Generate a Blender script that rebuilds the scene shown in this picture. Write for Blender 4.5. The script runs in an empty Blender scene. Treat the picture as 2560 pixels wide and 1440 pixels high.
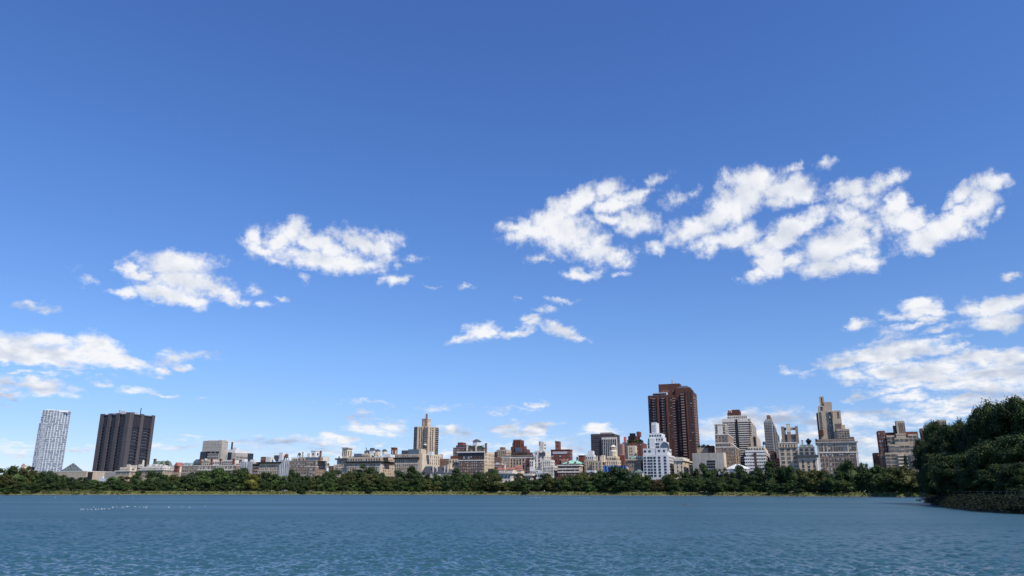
import bpy, math, random
import numpy as np
from mathutils import Vector, Matrix
C = bpy.context.scene.collection
S = bpy.context.scene
R = math.radians
rng = random.Random(7)

# ------------------------------------------------------------------ camera
CAMH = 3.3
FPX = 1851.0
PITCH = R(15.36)
ROLL = 0.0020
_cp, _sp = math.cos(PITCH), math.sin(PITCH)
FWD = Vector((0, _cp, _sp))
_U0 = Vector((0, -_sp, _cp)); _X = Vector((1, 0, 0))
RIGHT = _X * math.cos(ROLL) + _U0 * math.sin(ROLL)
UP = _U0 * math.cos(ROLL) - _X * math.sin(ROLL)
cam_d = bpy.data.cameras.new('camera'); cam = bpy.data.objects.new('camera', cam_d); C.objects.link(cam)
m = Matrix.Identity(4)
for i in range(3):
    m[i][0] = RIGHT[i]; m[i][1] = UP[i]; m[i][2] = -FWD[i]
m[2][3] = CAMH
cam.matrix_world = m
cam_d.sensor_width = 36; cam_d.lens = FPX / 2560 * 36
cam_d.clip_start = 0.5; cam_d.clip_end = 30000
S.camera = cam

def ray(u, v):
    return RIGHT * ((u - 1280) / FPX) + FWD + UP * ((720 - v) / FPX)
def at(u, v, Y):
    d = ray(u, v); k = Y / d.y
    return Vector((d.x * k, Y, CAMH + d.z * k))
def on_water(u, v, z=0.0):
    d = ray(u, v); k = (z - CAMH) / d.z
    return Vector((d.x * k, d.y * k, z))
def azel(u, v):
    d = ray(u, v).normalized()
    return math.atan2(d.x, d.y), math.asin(d.z)

# ------------------------------------------------------------------ sun, sky
SUN_AZ = R(137)      # measured from +Y towards +X
SUN_EL = R(50)
sv = Vector((math.sin(SUN_AZ) * math.cos(SUN_EL), math.cos(SUN_AZ) * math.cos(SUN_EL), math.sin(SUN_EL)))
sl = bpy.data.lights.new('sun', 'SUN'); sl.energy = 4.6; sl.angle = R(0.55); sl.color = (1.0, 0.93, 0.83)
so = bpy.data.objects.new('sun', sl); C.objects.link(so)
so.rotation_euler = (-sv).to_track_quat('-Z', 'Y').to_euler()
so.location = (0, 0, 500)
S.view_settings.view_transform = 'Standard'; S.view_settings.look = 'None'
S.view_settings.exposure = 0.0; S.view_settings.gamma = 1
S.render.engine = 'CYCLES'

class NT:
    def __init__(s, nt): s.nt = nt; s.x = 0
    def n(s, t, **kw):
        nd = s.nt.nodes.new(t); s.x += 1; nd.location = ((s.x % 40) * 180, -(s.x // 40) * 220)
        for k, v in kw.items(): setattr(nd, k, v)
        return nd
    def put(s, nd, i, v):
        if v is None: return
        if isinstance(v, bpy.types.NodeSocket): s.nt.links.new(v, nd.inputs[i])
        else: nd.inputs[i].default_value = v
    def math(s, op, a, b=None, c=None, clamp=False):
        nd = s.n('ShaderNodeMath', operation=op, use_clamp=clamp)
        s.put(nd, 0, a); s.put(nd, 1, b); s.put(nd, 2, c); return nd.outputs[0]
    def vmath(s, op, a, b=None, out=0):
        nd = s.n('ShaderNodeVectorMath', operation=op)
        s.put(nd, 0, a); s.put(nd, 1, b); return nd.outputs[out]
    def noise(s, vec, scale, detail=4, rough=0.55, out=0, dim='3D', lac=2.0):
        nd = s.n('ShaderNodeTexNoise', noise_dimensions=dim)
        s.put(nd, 'Vector', vec); nd.inputs['Scale'].default_value = scale
        nd.inputs['Detail'].default_value = detail; nd.inputs['Roughness'].default_value = rough
        nd.inputs['Lacunarity'].default_value = lac
        return nd.outputs[out]
    def ss(s, x, a, b, lo=0.0, hi=1.0):
        nd = s.n('ShaderNodeMapRange', interpolation_type='SMOOTHSTEP')
        s.put(nd, 0, x); s.put(nd, 1, a); s.put(nd, 2, b); s.put(nd, 3, lo); s.put(nd, 4, hi)
        return nd.outputs[0]
    def lin(s, x, a, b, lo=0.0, hi=1.0):
        nd = s.n('ShaderNodeMapRange'); s.put(nd, 0, x); s.put(nd, 1, a); s.put(nd, 2, b); s.put(nd, 3, lo); s.put(nd, 4, hi)
        return nd.outputs[0]
    def mix(s, f, a, b, mode='MIX'):
        nd = s.n('ShaderNodeMix', data_type='RGBA', blend_type=mode)
        s.put(nd, 0, f); s.put(nd, 6, a); s.put(nd, 7, b); return nd.outputs[2]

# cloud banks: pixel centre, half extents, tilt in degrees, strength
CL = [
(435,660,100,42,0,1),(455,705,118,36,0,1),(410,735,95,24,0,1),(480,745,50,18,0,.9),(312,664,30,24,10,.85),(350,685,50,18,0,.9),(300,730,45,17,0,.85),
(560,732,48,24,20,.85),(590,745,25,10,20,.7),(622,717,32,12,0,.5),(655,757,24,9,0,.4),(715,742,20,8,0,.35),(195,680,25,25,0,.25),
(628,600,34,40,0,.95),(745,585,52,34,-35,1),(700,608,55,22,-30,.95),(800,612,110,30,12,1),(780,650,130,28,0,1),(870,655,90,24,0,1),(900,600,60,28,15,1),
(940,612,50,36,0,.8),(970,598,35,26,20,.55),(950,640,45,20,0,.7),(650,628,60,14,12,.8),(700,655,60,12,10,.55),(985,695,36,17,0,.85),(1042,646,30,10,0,.4),(992,660,15,7,0,.4),(770,700,18,12,0,.3),
(1530,475,50,30,-25,1),(1460,500,80,34,-25,1),(1370,540,75,34,-25,1),(1330,575,65,38,0,1),(1400,585,100,55,5,1),(1490,615,75,35,15,1),(1525,640,45,18,-20,.9),(1285,562,45,14,-5,.85),
(1580,492,60,20,-8,.75),(1620,480,40,12,-10,.6),(1540,515,70,16,-10,.85),(1590,560,60,32,10,.9),(1530,550,50,14,8,.8),(1655,450,50,13,-20,.4),(1450,680,35,15,5,.65),(1630,622,40,18,0,.6),(1355,650,34,9,0,.55),(1535,660,40,12,-10,.4),(1530,686,22,8,0,.4),
(1690,500,38,22,-25,.5),(1738,480,24,14,-20,.45),
(1900,452,95,38,0,1),(1870,490,110,48,-25,1),(1800,540,100,45,-30,1),(1725,580,75,34,-15,1),(1970,460,75,40,15,.95),(2010,480,45,30,0,.75),(1960,495,60,22,0,.7),(1800,605,110,26,0,.95),(1860,590,60,30,10,.95),(1900,622,70,20,0,.8),(1770,625,35,22,0,.5),
(2010,560,110,34,-15,1),(1960,595,90,24,-15,.95),(2120,530,70,30,5,.95),(2090,620,120,50,0,1),(2150,600,60,55,30,1),(2080,668,95,26,0,1),(2140,650,55,30,0,.95),(1930,650,50,40,0,1),(1905,683,50,16,-8,.9),(1985,655,40,24,-30,.9),
(2100,485,40,26,0,.85),(2130,478,60,24,-8,.85),(2190,460,60,22,-25,.6),(2230,445,30,12,-10,.4),(2160,500,60,30,0,.6),(2200,570,30,50,10,.8),(2170,545,60,30,0,.8),
(2235,505,34,34,10,1),(2265,545,55,45,30,1),(2290,595,60,35,0,1),(2300,620,40,20,0,.8),(2370,560,110,40,-8,1),(2450,520,80,40,-20,1),(2490,470,45,34,-35,1),(2400,490,70,20,-15,.85),(2430,575,50,22,0,.85),(2480,550,30,22,0,.6),(2525,535,14,16,0,.4),(2485,560,20,12,-50,.4),
(1982,407,14,14,0,.45),(2045,407,22,14,0,.3),(2545,680,34,14,-5,.7),(2550,735,30,10,0,.6),
(1200,830,46,24,-12,.95),(1160,840,40,12,-10,.7),(1285,830,48,12,-12,.75),(1335,803,36,11,-5,.6),(1325,790,36,12,-8,.6),(1360,765,30,12,0,.35),(1400,828,58,22,15,1),(1385,815,30,14,0,.8),(1440,845,40,11,10,.8),(1420,738,34,9,0,.5),(1305,746,16,6,0,.4),(1165,716,22,8,0,.4),(1075,722,40,6,0,.25),
(60,850,110,30,4,.9),(130,850,90,26,10,.85),(80,880,190,34,4,1),(230,872,70,34,15,1),(220,900,160,28,5,.95),(300,905,75,20,5,1),(290,922,60,11,0,.95),(60,905,140,16,3,.9),(430,895,60,26,0,.65),(500,890,60,9,3,.5),(450,920,36,11,0,.85),(400,933,36,11,0,.8),(400,905,60,16,0,.55),(106,763,54,13,3,.65),
(15,965,50,22,5,.9),(105,973,95,17,8,.9),(30,990,60,12,0,.8),(35,940,38,10,0,.6),(85,940,70,8,0,.35),(245,958,40,9,0,.5),(330,977,60,10,5,.4),(400,990,40,6,5,.3),(515,1003,28,8,0,.45),(20,1033,50,6,0,.4),(150,935,50,7,0,.3),(40,1110,80,9,0,.35),(40,1125,90,10,0,.4),(460,1095,60,6,0,.3),(200,1115,60,8,0,.3),(430,1120,120,10,0,.3),
(2285,775,75,24,-5,.95),(2300,790,95,13,0,.9),(2290,812,85,11,-8,.65),(2140,812,42,15,8,.75),(2120,803,20,10,0,.6),(2365,820,60,11,-4,.55),(2430,768,50,22,10,.85),(2500,765,100,24,-8,1),(2510,805,95,24,-5,1),(2555,750,60,20,-5,.9),(2380,845,60,8,0,.3),
(2200,850,90,12,-4,.4),(2170,890,115,28,-8,1),(2260,880,110,28,-6,.95),(2110,912,60,16,0,.8),(2340,876,60,16,10,.7),(2130,938,40,12,0,.55),
(2440,900,130,24,0,1),(2540,900,80,26,0,1),(2330,925,150,30,-3,.95),(2480,940,180,32,0,1),(2210,930,50,26,0,.95),(2290,955,130,22,5,.95),(2420,970,200,22,0,.85),(2150,945,60,22,10,.75),(2250,975,90,14,0,.75),(2540,985,90,16,0,.8),(2420,998,160,9,0,.5),(2020,930,30,10,0,.3),(1965,930,25,10,0,.3),
(2142,994,28,15,-5,.9),(2258,1003,46,18,3,1),(2390,1012,70,17,-8,.95),(2320,1022,60,11,0,.75),(2480,1010,90,14,0,.9),(2350,1035,120,14,0,.8),(2300,1050,80,12,0,.7),(2210,1070,130,12,0,.5),(2200,1050,90,12,0,.6),
(1960,1045,80,26,-5,.95),(2080,1055,120,26,5,.85),(1850,1055,110,26,-12,.9),(1790,1080,75,34,0,.8),(1830,1100,70,25,0,.6),(1900,1075,120,30,0,.7),(2050,1085,150,24,0,.65),(2180,1110,120,20,0,.5),(1790,1120,60,12,0,.5),(2170,1140,90,14,0,.45),
(925,1070,46,17,-3,.7),(985,1066,40,15,0,.85),(950,1080,80,9,0,.55),(905,1060,30,15,0,.45),(1140,1076,48,16,3,1),(1110,1085,40,9,0,.6),(1275,1077,38,17,-4,1),(1352,1078,34,14,-12,.9),(1318,1086,40,9,0,.7),(1480,1078,46,15,-3,1),(1500,1085,60,7,0,.5),
(845,1104,52,13,4,1),(790,1112,50,9,0,.75),(720,1106,90,9,0,.5),(640,1112,100,13,0,.45),(700,1128,140,14,0,.3),(942,1109,19,9,0,.9),(820,1130,50,12,0,.65),(860,1142,50,10,0,.5),(905,1125,60,7,0,.35),(1110,1135,34,11,0,.8),
(905,1034,28,9,0,.5),(930,1045,60,5,0,.3),(915,1010,80,5,3,.3),(990,1048,24,7,0,.45),(1085,1020,60,8,0,.3),(1060,1017,50,6,0,.3),(1330,1018,34,7,0,.45),(1290,1030,60,6,0,.35),(1180,1021,40,4,0,.2),(1240,1035,50,5,0,.2),
(1200,1105,60,14,0,.3),(1260,1112,110,12,0,.4),(1370,1110,120,22,0,.4),(1420,1130,90,16,0,.45),(1180,1145,120,14,0,.45),(980,1130,40,6,0,.3),(1540,1110,50,12,0,.35),(1450,1140,60,10,0,.5),
]
W = bpy.data.worlds.new('World'); S.world = W; W.use_nodes = True
nt = W.node_tree; nt.nodes.clear(); N = NT(nt)
tc = N.n('ShaderNodeTexCoord').outputs['Generated']
sx = N.n('ShaderNodeSeparateXYZ'); N.put(sx, 0, tc)
az = N.math('ARCTAN2', sx.outputs[0], sx.outputs[1])
el = N.math('ARCSINE', sx.outputs[2])
cb = N.n('ShaderNodeCombineXYZ'); N.put(cb, 0, az); N.put(cb, 1, el); P = cb.outputs[0]
# noise space: flattened towards the horizon as a cloud deck seen from below
cb2 = N.n('ShaderNodeCombineXYZ'); N.put(cb2, 0, az)
N.put(cb2, 1, N.math('MULTIPLY', N.math('LOGARITHM', N.math('MAXIMUM', N.math('ADD', el, 0.09), 0.02), math.e), 0.42)); Q = cb2.outputs[0]
warp = N.noise(Q, 9, 4, .55, out=1)
wv = N.vmath('MULTIPLY', N.vmath('SUBTRACT', warp, (0.5, 0.5, 0.5)), (0.075, 0.038, 0))
warp2 = N.noise(Q, 42, 5, .6, out=1)
wv2 = N.vmath('MULTIPLY', N.vmath('SUBTRACT', warp2, (0.5, 0.5, 0.5)), (0.036, 0.022, 0))
PW = N.vmath('ADD', N.vmath('ADD', P, wv), wv2)
n1 = N.noise(Q, 26, 9, .62)
nf = N.noise(Q, 85, 7, .66)
nz = N.math('ADD', N.math('MULTIPLY_ADD', n1, 1.35, -0.675), N.math('MULTIPLY_ADD', nf, 1.0, -0.5))
# relief: the same billows looked up a little nearer the sun
nA = N.noise(Q, 16, 5, .55)
n2 = N.noise(N.vmath('ADD', Q, (0.006, 0.014, 0.0)), 16, 3, .5)
n4 = N.noise(Q, 9, 3, .5)
n1b = nA
lowm = N.ss(el, 0.30, 0.08)
lit = N.math('ADD', N.math('MULTIPLY', N.math('SUBTRACT', nA, n2), 2.6), N.math('MULTIPLY', N.math('SUBTRACT', n4, 0.5), -1.3))
lit = N.math('ADD', N.math('MULTIPLY', lit, N.math('MULTIPLY_ADD', lowm, 0.8, 0.75)), N.math('MULTIPLY_ADD', lowm, -0.16, 0.86), clamp=True)
STR = 0.11
K = 1 / STR
ccol = N.mix(lit, (0.42 * K, 0.50 * K, 0.66 * K, 1), (0.93 * K, 0.94 * K, 0.97 * K, 1))
sky = N.n('ShaderNodeTexSky', sky_type='NISHITA'); sky.sun_disc = False
sky.sun_elevation = SUN_EL; sky.sun_rotation = SUN_AZ
sky.air_density = 1.0; sky.dust_density = 0.0; sky.ozone_density = 4.0; sky.altitude = 50
gr = N.n('ShaderNodeValToRGB'); N.put(gr, 0, el); cr = gr.color_ramp
cr.elements[0].position = 0.0; cr.elements[0].color = (0.74, 0.84, 1.20, 1)
cr.elements[1].position = 0.75; cr.elements[1].color = (0.70, 0.98, 1.56, 1)
for p_, c_ in ((0.06, (0.76, 0.86, 1.20, 1)), (0.17, (0.80, 0.98, 1.30, 1)), (0.40, (0.72, 1.00, 1.46, 1))):
    q_ = cr.elements.new(p_); q_.color = c_
skc = N.mix(1.0, sky.outputs[0], gr.outputs[0], 'MULTIPLY')
def background(col):
    b = N.n('ShaderNodeBackground'); N.put(b, 0, col); b.inputs[1].default_value = STR; return b.outputs[0]
plain = background(skc)
BL = []
for (u, v, rx, ry, rot, w) in CL:
    a0, e0 = azel(u, v); a1, _ = azel(u + rx, v); _, e1 = azel(u, v - ry)
    sa, se = 1.25 * (a1 - a0), 1.25 * (e1 - e0); w = .14 + .92 * w; c_, s_ = abs(math.cos(R(rot))), abs(math.sin(R(rot)))
    ma = 1.25 * math.hypot(sa * c_, se * s_) + .030; me_ = 1.25 * math.hypot(sa * s_, se * c_) + .019
    BL.append((a0, e0, sa, se, R(-rot), w, a0 - ma, a0 + ma, e0 - me_, e0 + me_))
def field(bl):
    """one small node group per sky cell: strongest of its cloud banks"""
    g = bpy.data.node_groups.new('cloud_cell', 'ShaderNodeTree'); T = NT(g)
    g.interface.new_socket('V', in_out='INPUT', socket_type='NodeSocketVector')
    g.interface.new_socket('F', in_out='OUTPUT', socket_type='NodeSocketFloat')
    gi = T.n('NodeGroupInput'); go = T.n('NodeGroupOutput'); acc = None
    vec = gi.outputs[0]
    for i, (a0, e0, sa, se, rt, w, *_) in enumerate(bl):
        if i and i % 6 == 0:            # look the banks up in batches: few live values at a time
            c3 = T.n('ShaderNodeCombineXYZ'); T.put(c3, 2, acc)
            vec = T.vmath('MULTIPLY', T.vmath('ADD', gi.outputs[0], c3.outputs[0]), (1, 1, 0))
        mp = T.n('ShaderNodeMapping', vector_type='TEXTURE'); T.put(mp, 0, vec)
        mp.inputs['Location'].default_value = (a0, e0, 0); mp.inputs['Rotation'].default_value = (0, 0, rt)
        mp.inputs['Scale'].default_value = (sa, se, 1)
        f = T.math('MULTIPLY_ADD', T.vmath('LENGTH', mp.outputs[0], out=1), -w, w)
        acc = f if acc is None else T.math('SMOOTH_MAX', acc, f, 0.08)
    g.links.new(acc, go.inputs[0])
    nd = N.n('ShaderNodeGroup'); nd.node_tree = g; N.put(nd, 0, PW)
    return nd.outputs[0]
def tree(bl, a0, a1, e0, e1, depth=0):
    """split the sky into cells so that each ray only looks up the clouds near it"""
    if not bl: return plain
    best = None
    if len(bl) > 13 and depth < 8:
        for ax, (lo, hi) in ((0, (a0, a1)), (1, (e0, e1))):
            for t in np.linspace(lo, hi, 18)[1:-1]:
                i = 6 + 2 * ax
                L = [q for q in bl if q[i] < t]; H = [q for q in bl if q[i+1] > t]
                k = (t - lo) / (hi - lo); cost = len(L) * k + len(H) * (1 - k)
                if best is None or cost < best[0]: best = (cost, ax, t, L, H)
        if best[0] > len(bl) * .93: best = None
    if best is None:
        al = N.ss(N.math('ADD', field(bl), nz), -0.02, 0.80, 0, .98)
        return background(N.mix(al, skc, ccol))
    _, ax, t, L, H = best
    f = N.math('GREATER_THAN', (az, el)[ax], float(t))
    lo_ = tree(L, a0, t if ax == 0 else a1, e0, t if ax == 1 else e1, depth + 1)
    hi_ = tree(H, t if ax == 0 else a0, a1, t if ax == 1 else e0, e1, depth + 1)
    if lo_ is hi_: return lo_
    mx = N.n('ShaderNodeMixShader'); N.put(mx, 0, f); nt.links.new(lo_, mx.inputs[1]); nt.links.new(hi_, mx.inputs[2])
    return mx.outputs[0]
A0 = min(q[6] for q in BL); A1 = max(q[7] for q in BL); E1 = max(q[9] for q in BL)
sh = tree(BL, A0, A1, 0.0, E1)
def guard(x, t, inside, plain_above):
    mx = N.n('ShaderNodeMixShader'); N.put(mx, 0, N.math('GREATER_THAN', x, t))
    nt.links.new(inside, mx.inputs[1 if plain_above else 2]); nt.links.new(plain, mx.inputs[2 if plain_above else 1])
    return mx.outputs[0]
sh = guard(el, 0.0, sh, False); sh = guard(el, E1, sh, True); sh = guard(az, A0, sh, False); sh = guard(az, A1, sh, True)
ow = N.n('ShaderNodeOutputWorld'); nt.links.new(sh, ow.inputs[0])
W.cycles.sampling_method = 'MANUAL'; W.cycles.sample_map_resolution = 512

# ------------------------------------------------------------------ helpers
def tag(o, label=None, cat=None, group=None, kind=None):
    if label: o['label'] = label
    if cat: o['category'] = cat
    if group: o['group'] = group
    if kind: o['kind'] = kind
    return o
_mats = {}
def mat(name, col, rough=0.85, var=0.12, scale=0.6, streak=0.0, metal=0.0, spec=0.3, bump=0.0):
    if name in _mats: return _mats[name]
    m = bpy.data.materials.new(name); m.use_nodes = True; _mats[name] = m
    nt = m.node_tree; b = nt.nodes['Principled BSDF']; T = NT(nt)
    co = T.n('ShaderNodeTexCoord').outputs['Object']
    base = (*col, 1)
    if var > 0:
        n = T.noise(co, scale, 5, .65)
        f = T.lin(n, .3, .7, 1 - var, 1 + var)
        if streak > 0:
            mp = T.n('ShaderNodeMapping'); T.put(mp, 0, co); mp.inputs['Scale'].default_value = (1, 1, .06)
            f = T.math('MULTIPLY', f, T.lin(T.noise(mp.outputs[0], .9, 4, .6), .35, .65, 1 - streak, 1 + streak * .4))
        vm = T.n('ShaderNodeVectorMath', operation='SCALE'); vm.inputs[0].default_value = col; T.put(vm, 3, f)
        nt.links.new(vm.outputs[0], b.inputs['Base Color'])
    else: b.inputs['Base Color'].default_value = base
    b.inputs['Roughness'].default_value = rough; b.inputs['Metallic'].default_value = metal
    b.inputs['Specular IOR Level'].default_value = spec
    return m
def obj(name, verts, faces, mats, parent=None, mi=None, smooth=False):
    me = bpy.data.meshes.new(name); me.from_pydata([tuple(v) for v in verts], [], faces)
    for k in (mats if isinstance(mats, (list, tuple)) else [mats]): me.materials.append(k)
    if mi is not None: me.polygons.foreach_set('material_index', mi)
    if smooth: me.polygons.foreach_set('use_smooth', [True] * len(me.polygons))
    me.update()
    o = bpy.data.objects.new(name, me); C.objects.link(o)
    if parent: o.parent = parent
    return o
def np_mesh(name, V, F, mats, mi=None, smooth=False):
    """V (n,3), F (k,3 or 4) int arrays -> mesh, fast"""
    me = bpy.data.meshes.new(name); k = F.shape[1]
    me.vertices.add(len(V)); me.vertices.foreach_set('co', V.astype(np.float32).ravel())
    me.loops.add(F.size); me.loops.foreach_set('vertex_index', F.astype(np.int32).ravel())
    me.polygons.add(len(F)); me.polygons.foreach_set('loop_start', np.arange(0, F.size, k, dtype=np.int32))
    me.polygons.foreach_set('loop_total', np.full(len(F), k, dtype=np.int32))
    for q in (mats if isinstance(mats, (list, tuple)) else [mats]): me.materials.append(q)
    if mi is not None: me.polygons.foreach_set('material_index', mi.astype(np.int32))
    if smooth: me.polygons.foreach_set('use_smooth', np.ones(len(F), dtype=bool))
    me.update(calc_edges=True); me.validate(); return me
class MB:
    def __init__(s): s.v = []; s.f = []; s.mi = []; s.m = 0
    def box(s, x0, x1, y0, y1, z0, z1):
        b = len(s.v)
        s.v += [(x0,y0,z0),(x1,y0,z0),(x1,y1,z0),(x0,y1,z0),(x0,y0,z1),(x1,y0,z1),(x1,y1,z1),(x0,y1,z1)]
        for q in ((3,2,1,0),(4,5,6,7),(0,1,5,4),(1,2,6,5),(2,3,7,6),(3,0,4,7)):
            s.f.append(tuple(b + i for i in q)); s.mi.append(s.m)
        return s
    def prism(s, pts, z0, z1, pts1=None):
        """plan polygon (counter clockwise) raised; pts1: a different top outline"""
        b = len(s.v); n = len(pts); t = pts1 or pts
        s.v += [(x, y, z0) for x, y in pts] + [(x, y, z1) for x, y in t]
        s.f.append(tuple(b + i for i in reversed(range(n)))); s.f.append(tuple(b + n + i for i in range(n))); s.mi += [s.m, s.m]
        for i in range(n):
            j = (i + 1) % n; s.f.append((b+i, b+j, b+n+j, b+n+i)); s.mi.append(s.m)
        return s
    def cyl(s, x, y, r, z0, z1, r1=None, n=12):
        r1 = r if r1 is None else r1
        a = [(math.cos(2*math.pi*i/n), math.sin(2*math.pi*i/n)) for i in range(n)]
        return s.prism([(x+r*c, y+r*q) for c, q in a], z0, z1, [(x+r1*c, y+r1*q) for c, q in a])
    def hip(s, x0, x1, y0, y1, z0, z1, inset=None):
        h = z1 - z0; i = inset if inset is not None else min(x1-x0, y1-y0) * .45
        return s.prism([(x0,y0),(x1,y0),(x1,y1),(x0,y1)], z0, z1, [(x0+i,y0+i),(x1-i,y0+i),(x1-i,y1-i),(x0+i,y1-i)])
    def gable(s, x0, x1, y0, y1, z0, z1):
        xm = (x0+x1)/2; b = len(s.v)
        s.v += [(x0,y0,z0),(x1,y0,z0),(x1,y1,z0),(x0,y1,z0),(xm,y0,z1),(xm,y1,z1)]
        for q in ((3,2,1,0),(0,1,4),(2,3,5),(1,2,5,4),(3,0,4,5)):
            s.f.append(tuple(b+i for i in q)); s.mi.append(s.m)
        return s
    def build(s, name, mats, parent=None, smooth=False):
        return obj(name, s.v, s.f, mats, parent, s.mi, smooth)
# ------------------------------------------------------------------ water, shore, ground
def water_material():
    m = bpy.data.materials.new('water'); m.use_nodes = True
    nt = m.node_tree; T = NT(nt); b = nt.nodes['Principled BSDF']
    co = T.n('ShaderNodeTexCoord').outputs['Object']
    at_ = T.n('ShaderNodeAttribute', attribute_name='chop')          # slope of ripples finer than the mesh
    n2 = T.noise(co, 3.4, 3, .6)
    bp = T.n('ShaderNodeBump'); T.put(bp, 'Height', n2); bp.inputs['Strength'].default_value = 1; bp.inputs['Distance'].default_value = 0.05
    nt.links.new(bp.outputs[0], b.inputs['Normal'])
    # wind lanes: long patches where the chop is rougher
    mp = T.n('ShaderNodeMapping'); T.put(mp, 0, co); mp.inputs['Scale'].default_value = (.006, .035, 1)
    lane = T.lin(T.noise(mp.outputs[0], 1.0, 4, .6), .35, .65, -.07, .07)
    T.put(b, 'Roughness', T.math('ADD', at_.outputs['Fac'], lane, clamp=True))
    b.inputs['Base Color'].default_value = (0.030, 0.088, 0.110, 1)
    b.inputs['IOR'].default_value = 1.33; b.inputs['Specular IOR Level'].default_value = .5
    return m
WATER = water_material()
def waves():
    r_ = np.random.default_rng(5)
    rows = [9.0]
    while rows[-1] < 3000:
        q = rows[-1]; rows.append(q + max(.07, min(q * q * .00005, q * .05)))
    rr = np.array(rows); th = np.linspace(R(-52), R(52), 1500)
    RR, TT = np.meshgrid(rr, th, indexing='ij'); X = RR * np.sin(TT); Y = RR * np.cos(TT); Z = np.zeros_like(X); res = np.zeros(len(rr))
    dr = np.gradient(rr); dc = rr * (th[1] - th[0])
    K = 90; lam = np.exp(r_.uniform(np.log(.24), np.log(2.1), K)); ang = R(80) + r_.normal(0, .85, K); ph = r_.uniform(0, 6.28, K)
    for l, a, p in zip(lam, ang, ph):
        k = 2 * math.pi / l; sl_ = .041 * (1.0 if l < .9 else (.9 / l) ** .5)
        step = np.maximum(dr * abs(math.sin(a)), dc * abs(math.cos(a)))
        w_ = np.clip((l / step - 1.9) / 1.5, 0, 1)
        Z += (w_ * sl_ / k)[:, None] * (np.sin(k * (X * math.cos(a) + Y * math.sin(a)) + p + .8 * np.sin(X * .21 / l + p) + .8 * np.sin(Y * .17 / l + 2 * p)))
        res += (1 - w_ ** 2) * (sl_ ** 2) / 2
    rough = np.sqrt(np.clip(np.sqrt(2 * res) * .6, .006, 1))
    gust = .72 + .4 * np.sin(X * .045 + 1.3 * np.sin(Y * .031)) * np.sin(Y * .06 + X * .02) * .5 + .15
    gust *= 1 + .35 * np.sin(Y * .021 + .9 * np.sin(X * .013) + 1) * np.cos(X * .009 + Y * .004)
    Z *= gust
    V = np.stack([X, Y, Z], -1).reshape(-1, 3); n, mm = X.shape
    i = np.arange(n - 1)[:, None] * mm + np.arange(mm - 1)[None, :]
    F = np.stack([i, i + 1, i + mm + 1, i + mm], -1).reshape(-1, 4)[:, ::-1]
    me = np_mesh('water', V, F, WATER, smooth=True)
    at_ = me.attributes.new('chop', 'FLOAT', 'POINT'); at_.data.foreach_set('value', np.repeat(rough, mm).astype(np.float32))
    return me
w = bpy.data.objects.new('water', waves()); C.objects.link(w); tag(w, kind='structure')
tag(obj('lake_bed', [(-3000, -200, -.9), (3000, -200, -.9), (3000, 2500, -.9), (-3000, 2500, -.9)], [(0, 1, 2, 3)], mat('lake_bed', (.02, .05, .05), .9)), kind='structure')

SHD = [(-700,455),(-350,485),(-100,518),(0,540),(100,565),(240,598),(480,645),(700,680),(840,700),(1100,688),(1300,676),(1500,655),(1860,600),(2180,530),(2330,500),(2700,430),(3100,370)]
SHW = []
for u, Y in SHD: p = at(u, 1230, Y); p.z = 0; SHW.append(p)
# finer, slightly wandering shoreline
shore = []
for i in range(len(SHW) - 1):
    a, b_ = SHW[i], SHW[i+1]; n = 8
    for k in range(n):
        t = k / n; p = a.lerp(b_, t); p.y += (rng.random() - .5) * 5; p.x += (rng.random() - .5) * 3
        shore.append(p)
shore.append(SHW[-1])
def shore_y(x):
    for i in range(len(shore) - 1):
        a, b_ = shore[i], shore[i+1]
        if a.x <= x <= b_.x: return a.y + (b_.y - a.y) * (x - a.x) / max(1e-6, b_.x - a.x)
    return shore[0].y if x < shore[0].x else shore[-1].y
def outward(i):
    a = shore[max(0, i-1)]; b_ = shore[min(len(shore)-1, i+1)]; d = (b_ - a); d.z = 0
    return Vector((-d.y, d.x, 0)).normalized()
BANKZ = 3.0
grass_m = mat('bank_grass', (0.10, 0.115, 0.035), .95, .35, .25)
dirt_m = mat('park_ground', (0.09, 0.085, 0.05), .95, .25, .1)
stone_m = mat('bank_stone', (0.13, 0.115, 0.09), .9, .35, .8)
path_m = mat('path_gravel', (0.17, 0.145, 0.11), .95, .12, .5)
def strip(name, o0, z0, o1, z1, m, wob=0.0):
    V = []; F = []
    for i, p in enumerate(shore):
        n = Vector((0, 1, 0))
        j = rng.random() * wob
        V.append((p.x, p.y + o0, z0)); V.append((p.x, p.y + o1 + j, z1))
    for i in range(len(shore) - 1): F.append((2*i, 2*i+2, 2*i+3, 2*i+1))
    return tag(obj(name, V, F, m), kind='structure')
strip('shore_stones', -.6, -.3, 1.2, .55, stone_m)
strip('bank', 1.2, .55, 8.5, BANKZ, grass_m)
strip('path', 10.0, BANKZ + .012, 13.0, BANKZ + .012, path_m)
V = []; F = []
for p in shore: V += [(p.x, p.y + 8.5, BANKZ), (p.x, p.y + 160, BANKZ + .5), (p.x * 1.6, 12000, BANKZ + .5)]
for i in range(len(shore) - 1): F += [(3*i, 3*i+3, 3*i+4, 3*i+1), (3*i+1, 3*i+4, 3*i+5, 3*i+2)]
tag(obj('ground', V, F, dirt_m), kind='structure')
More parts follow.
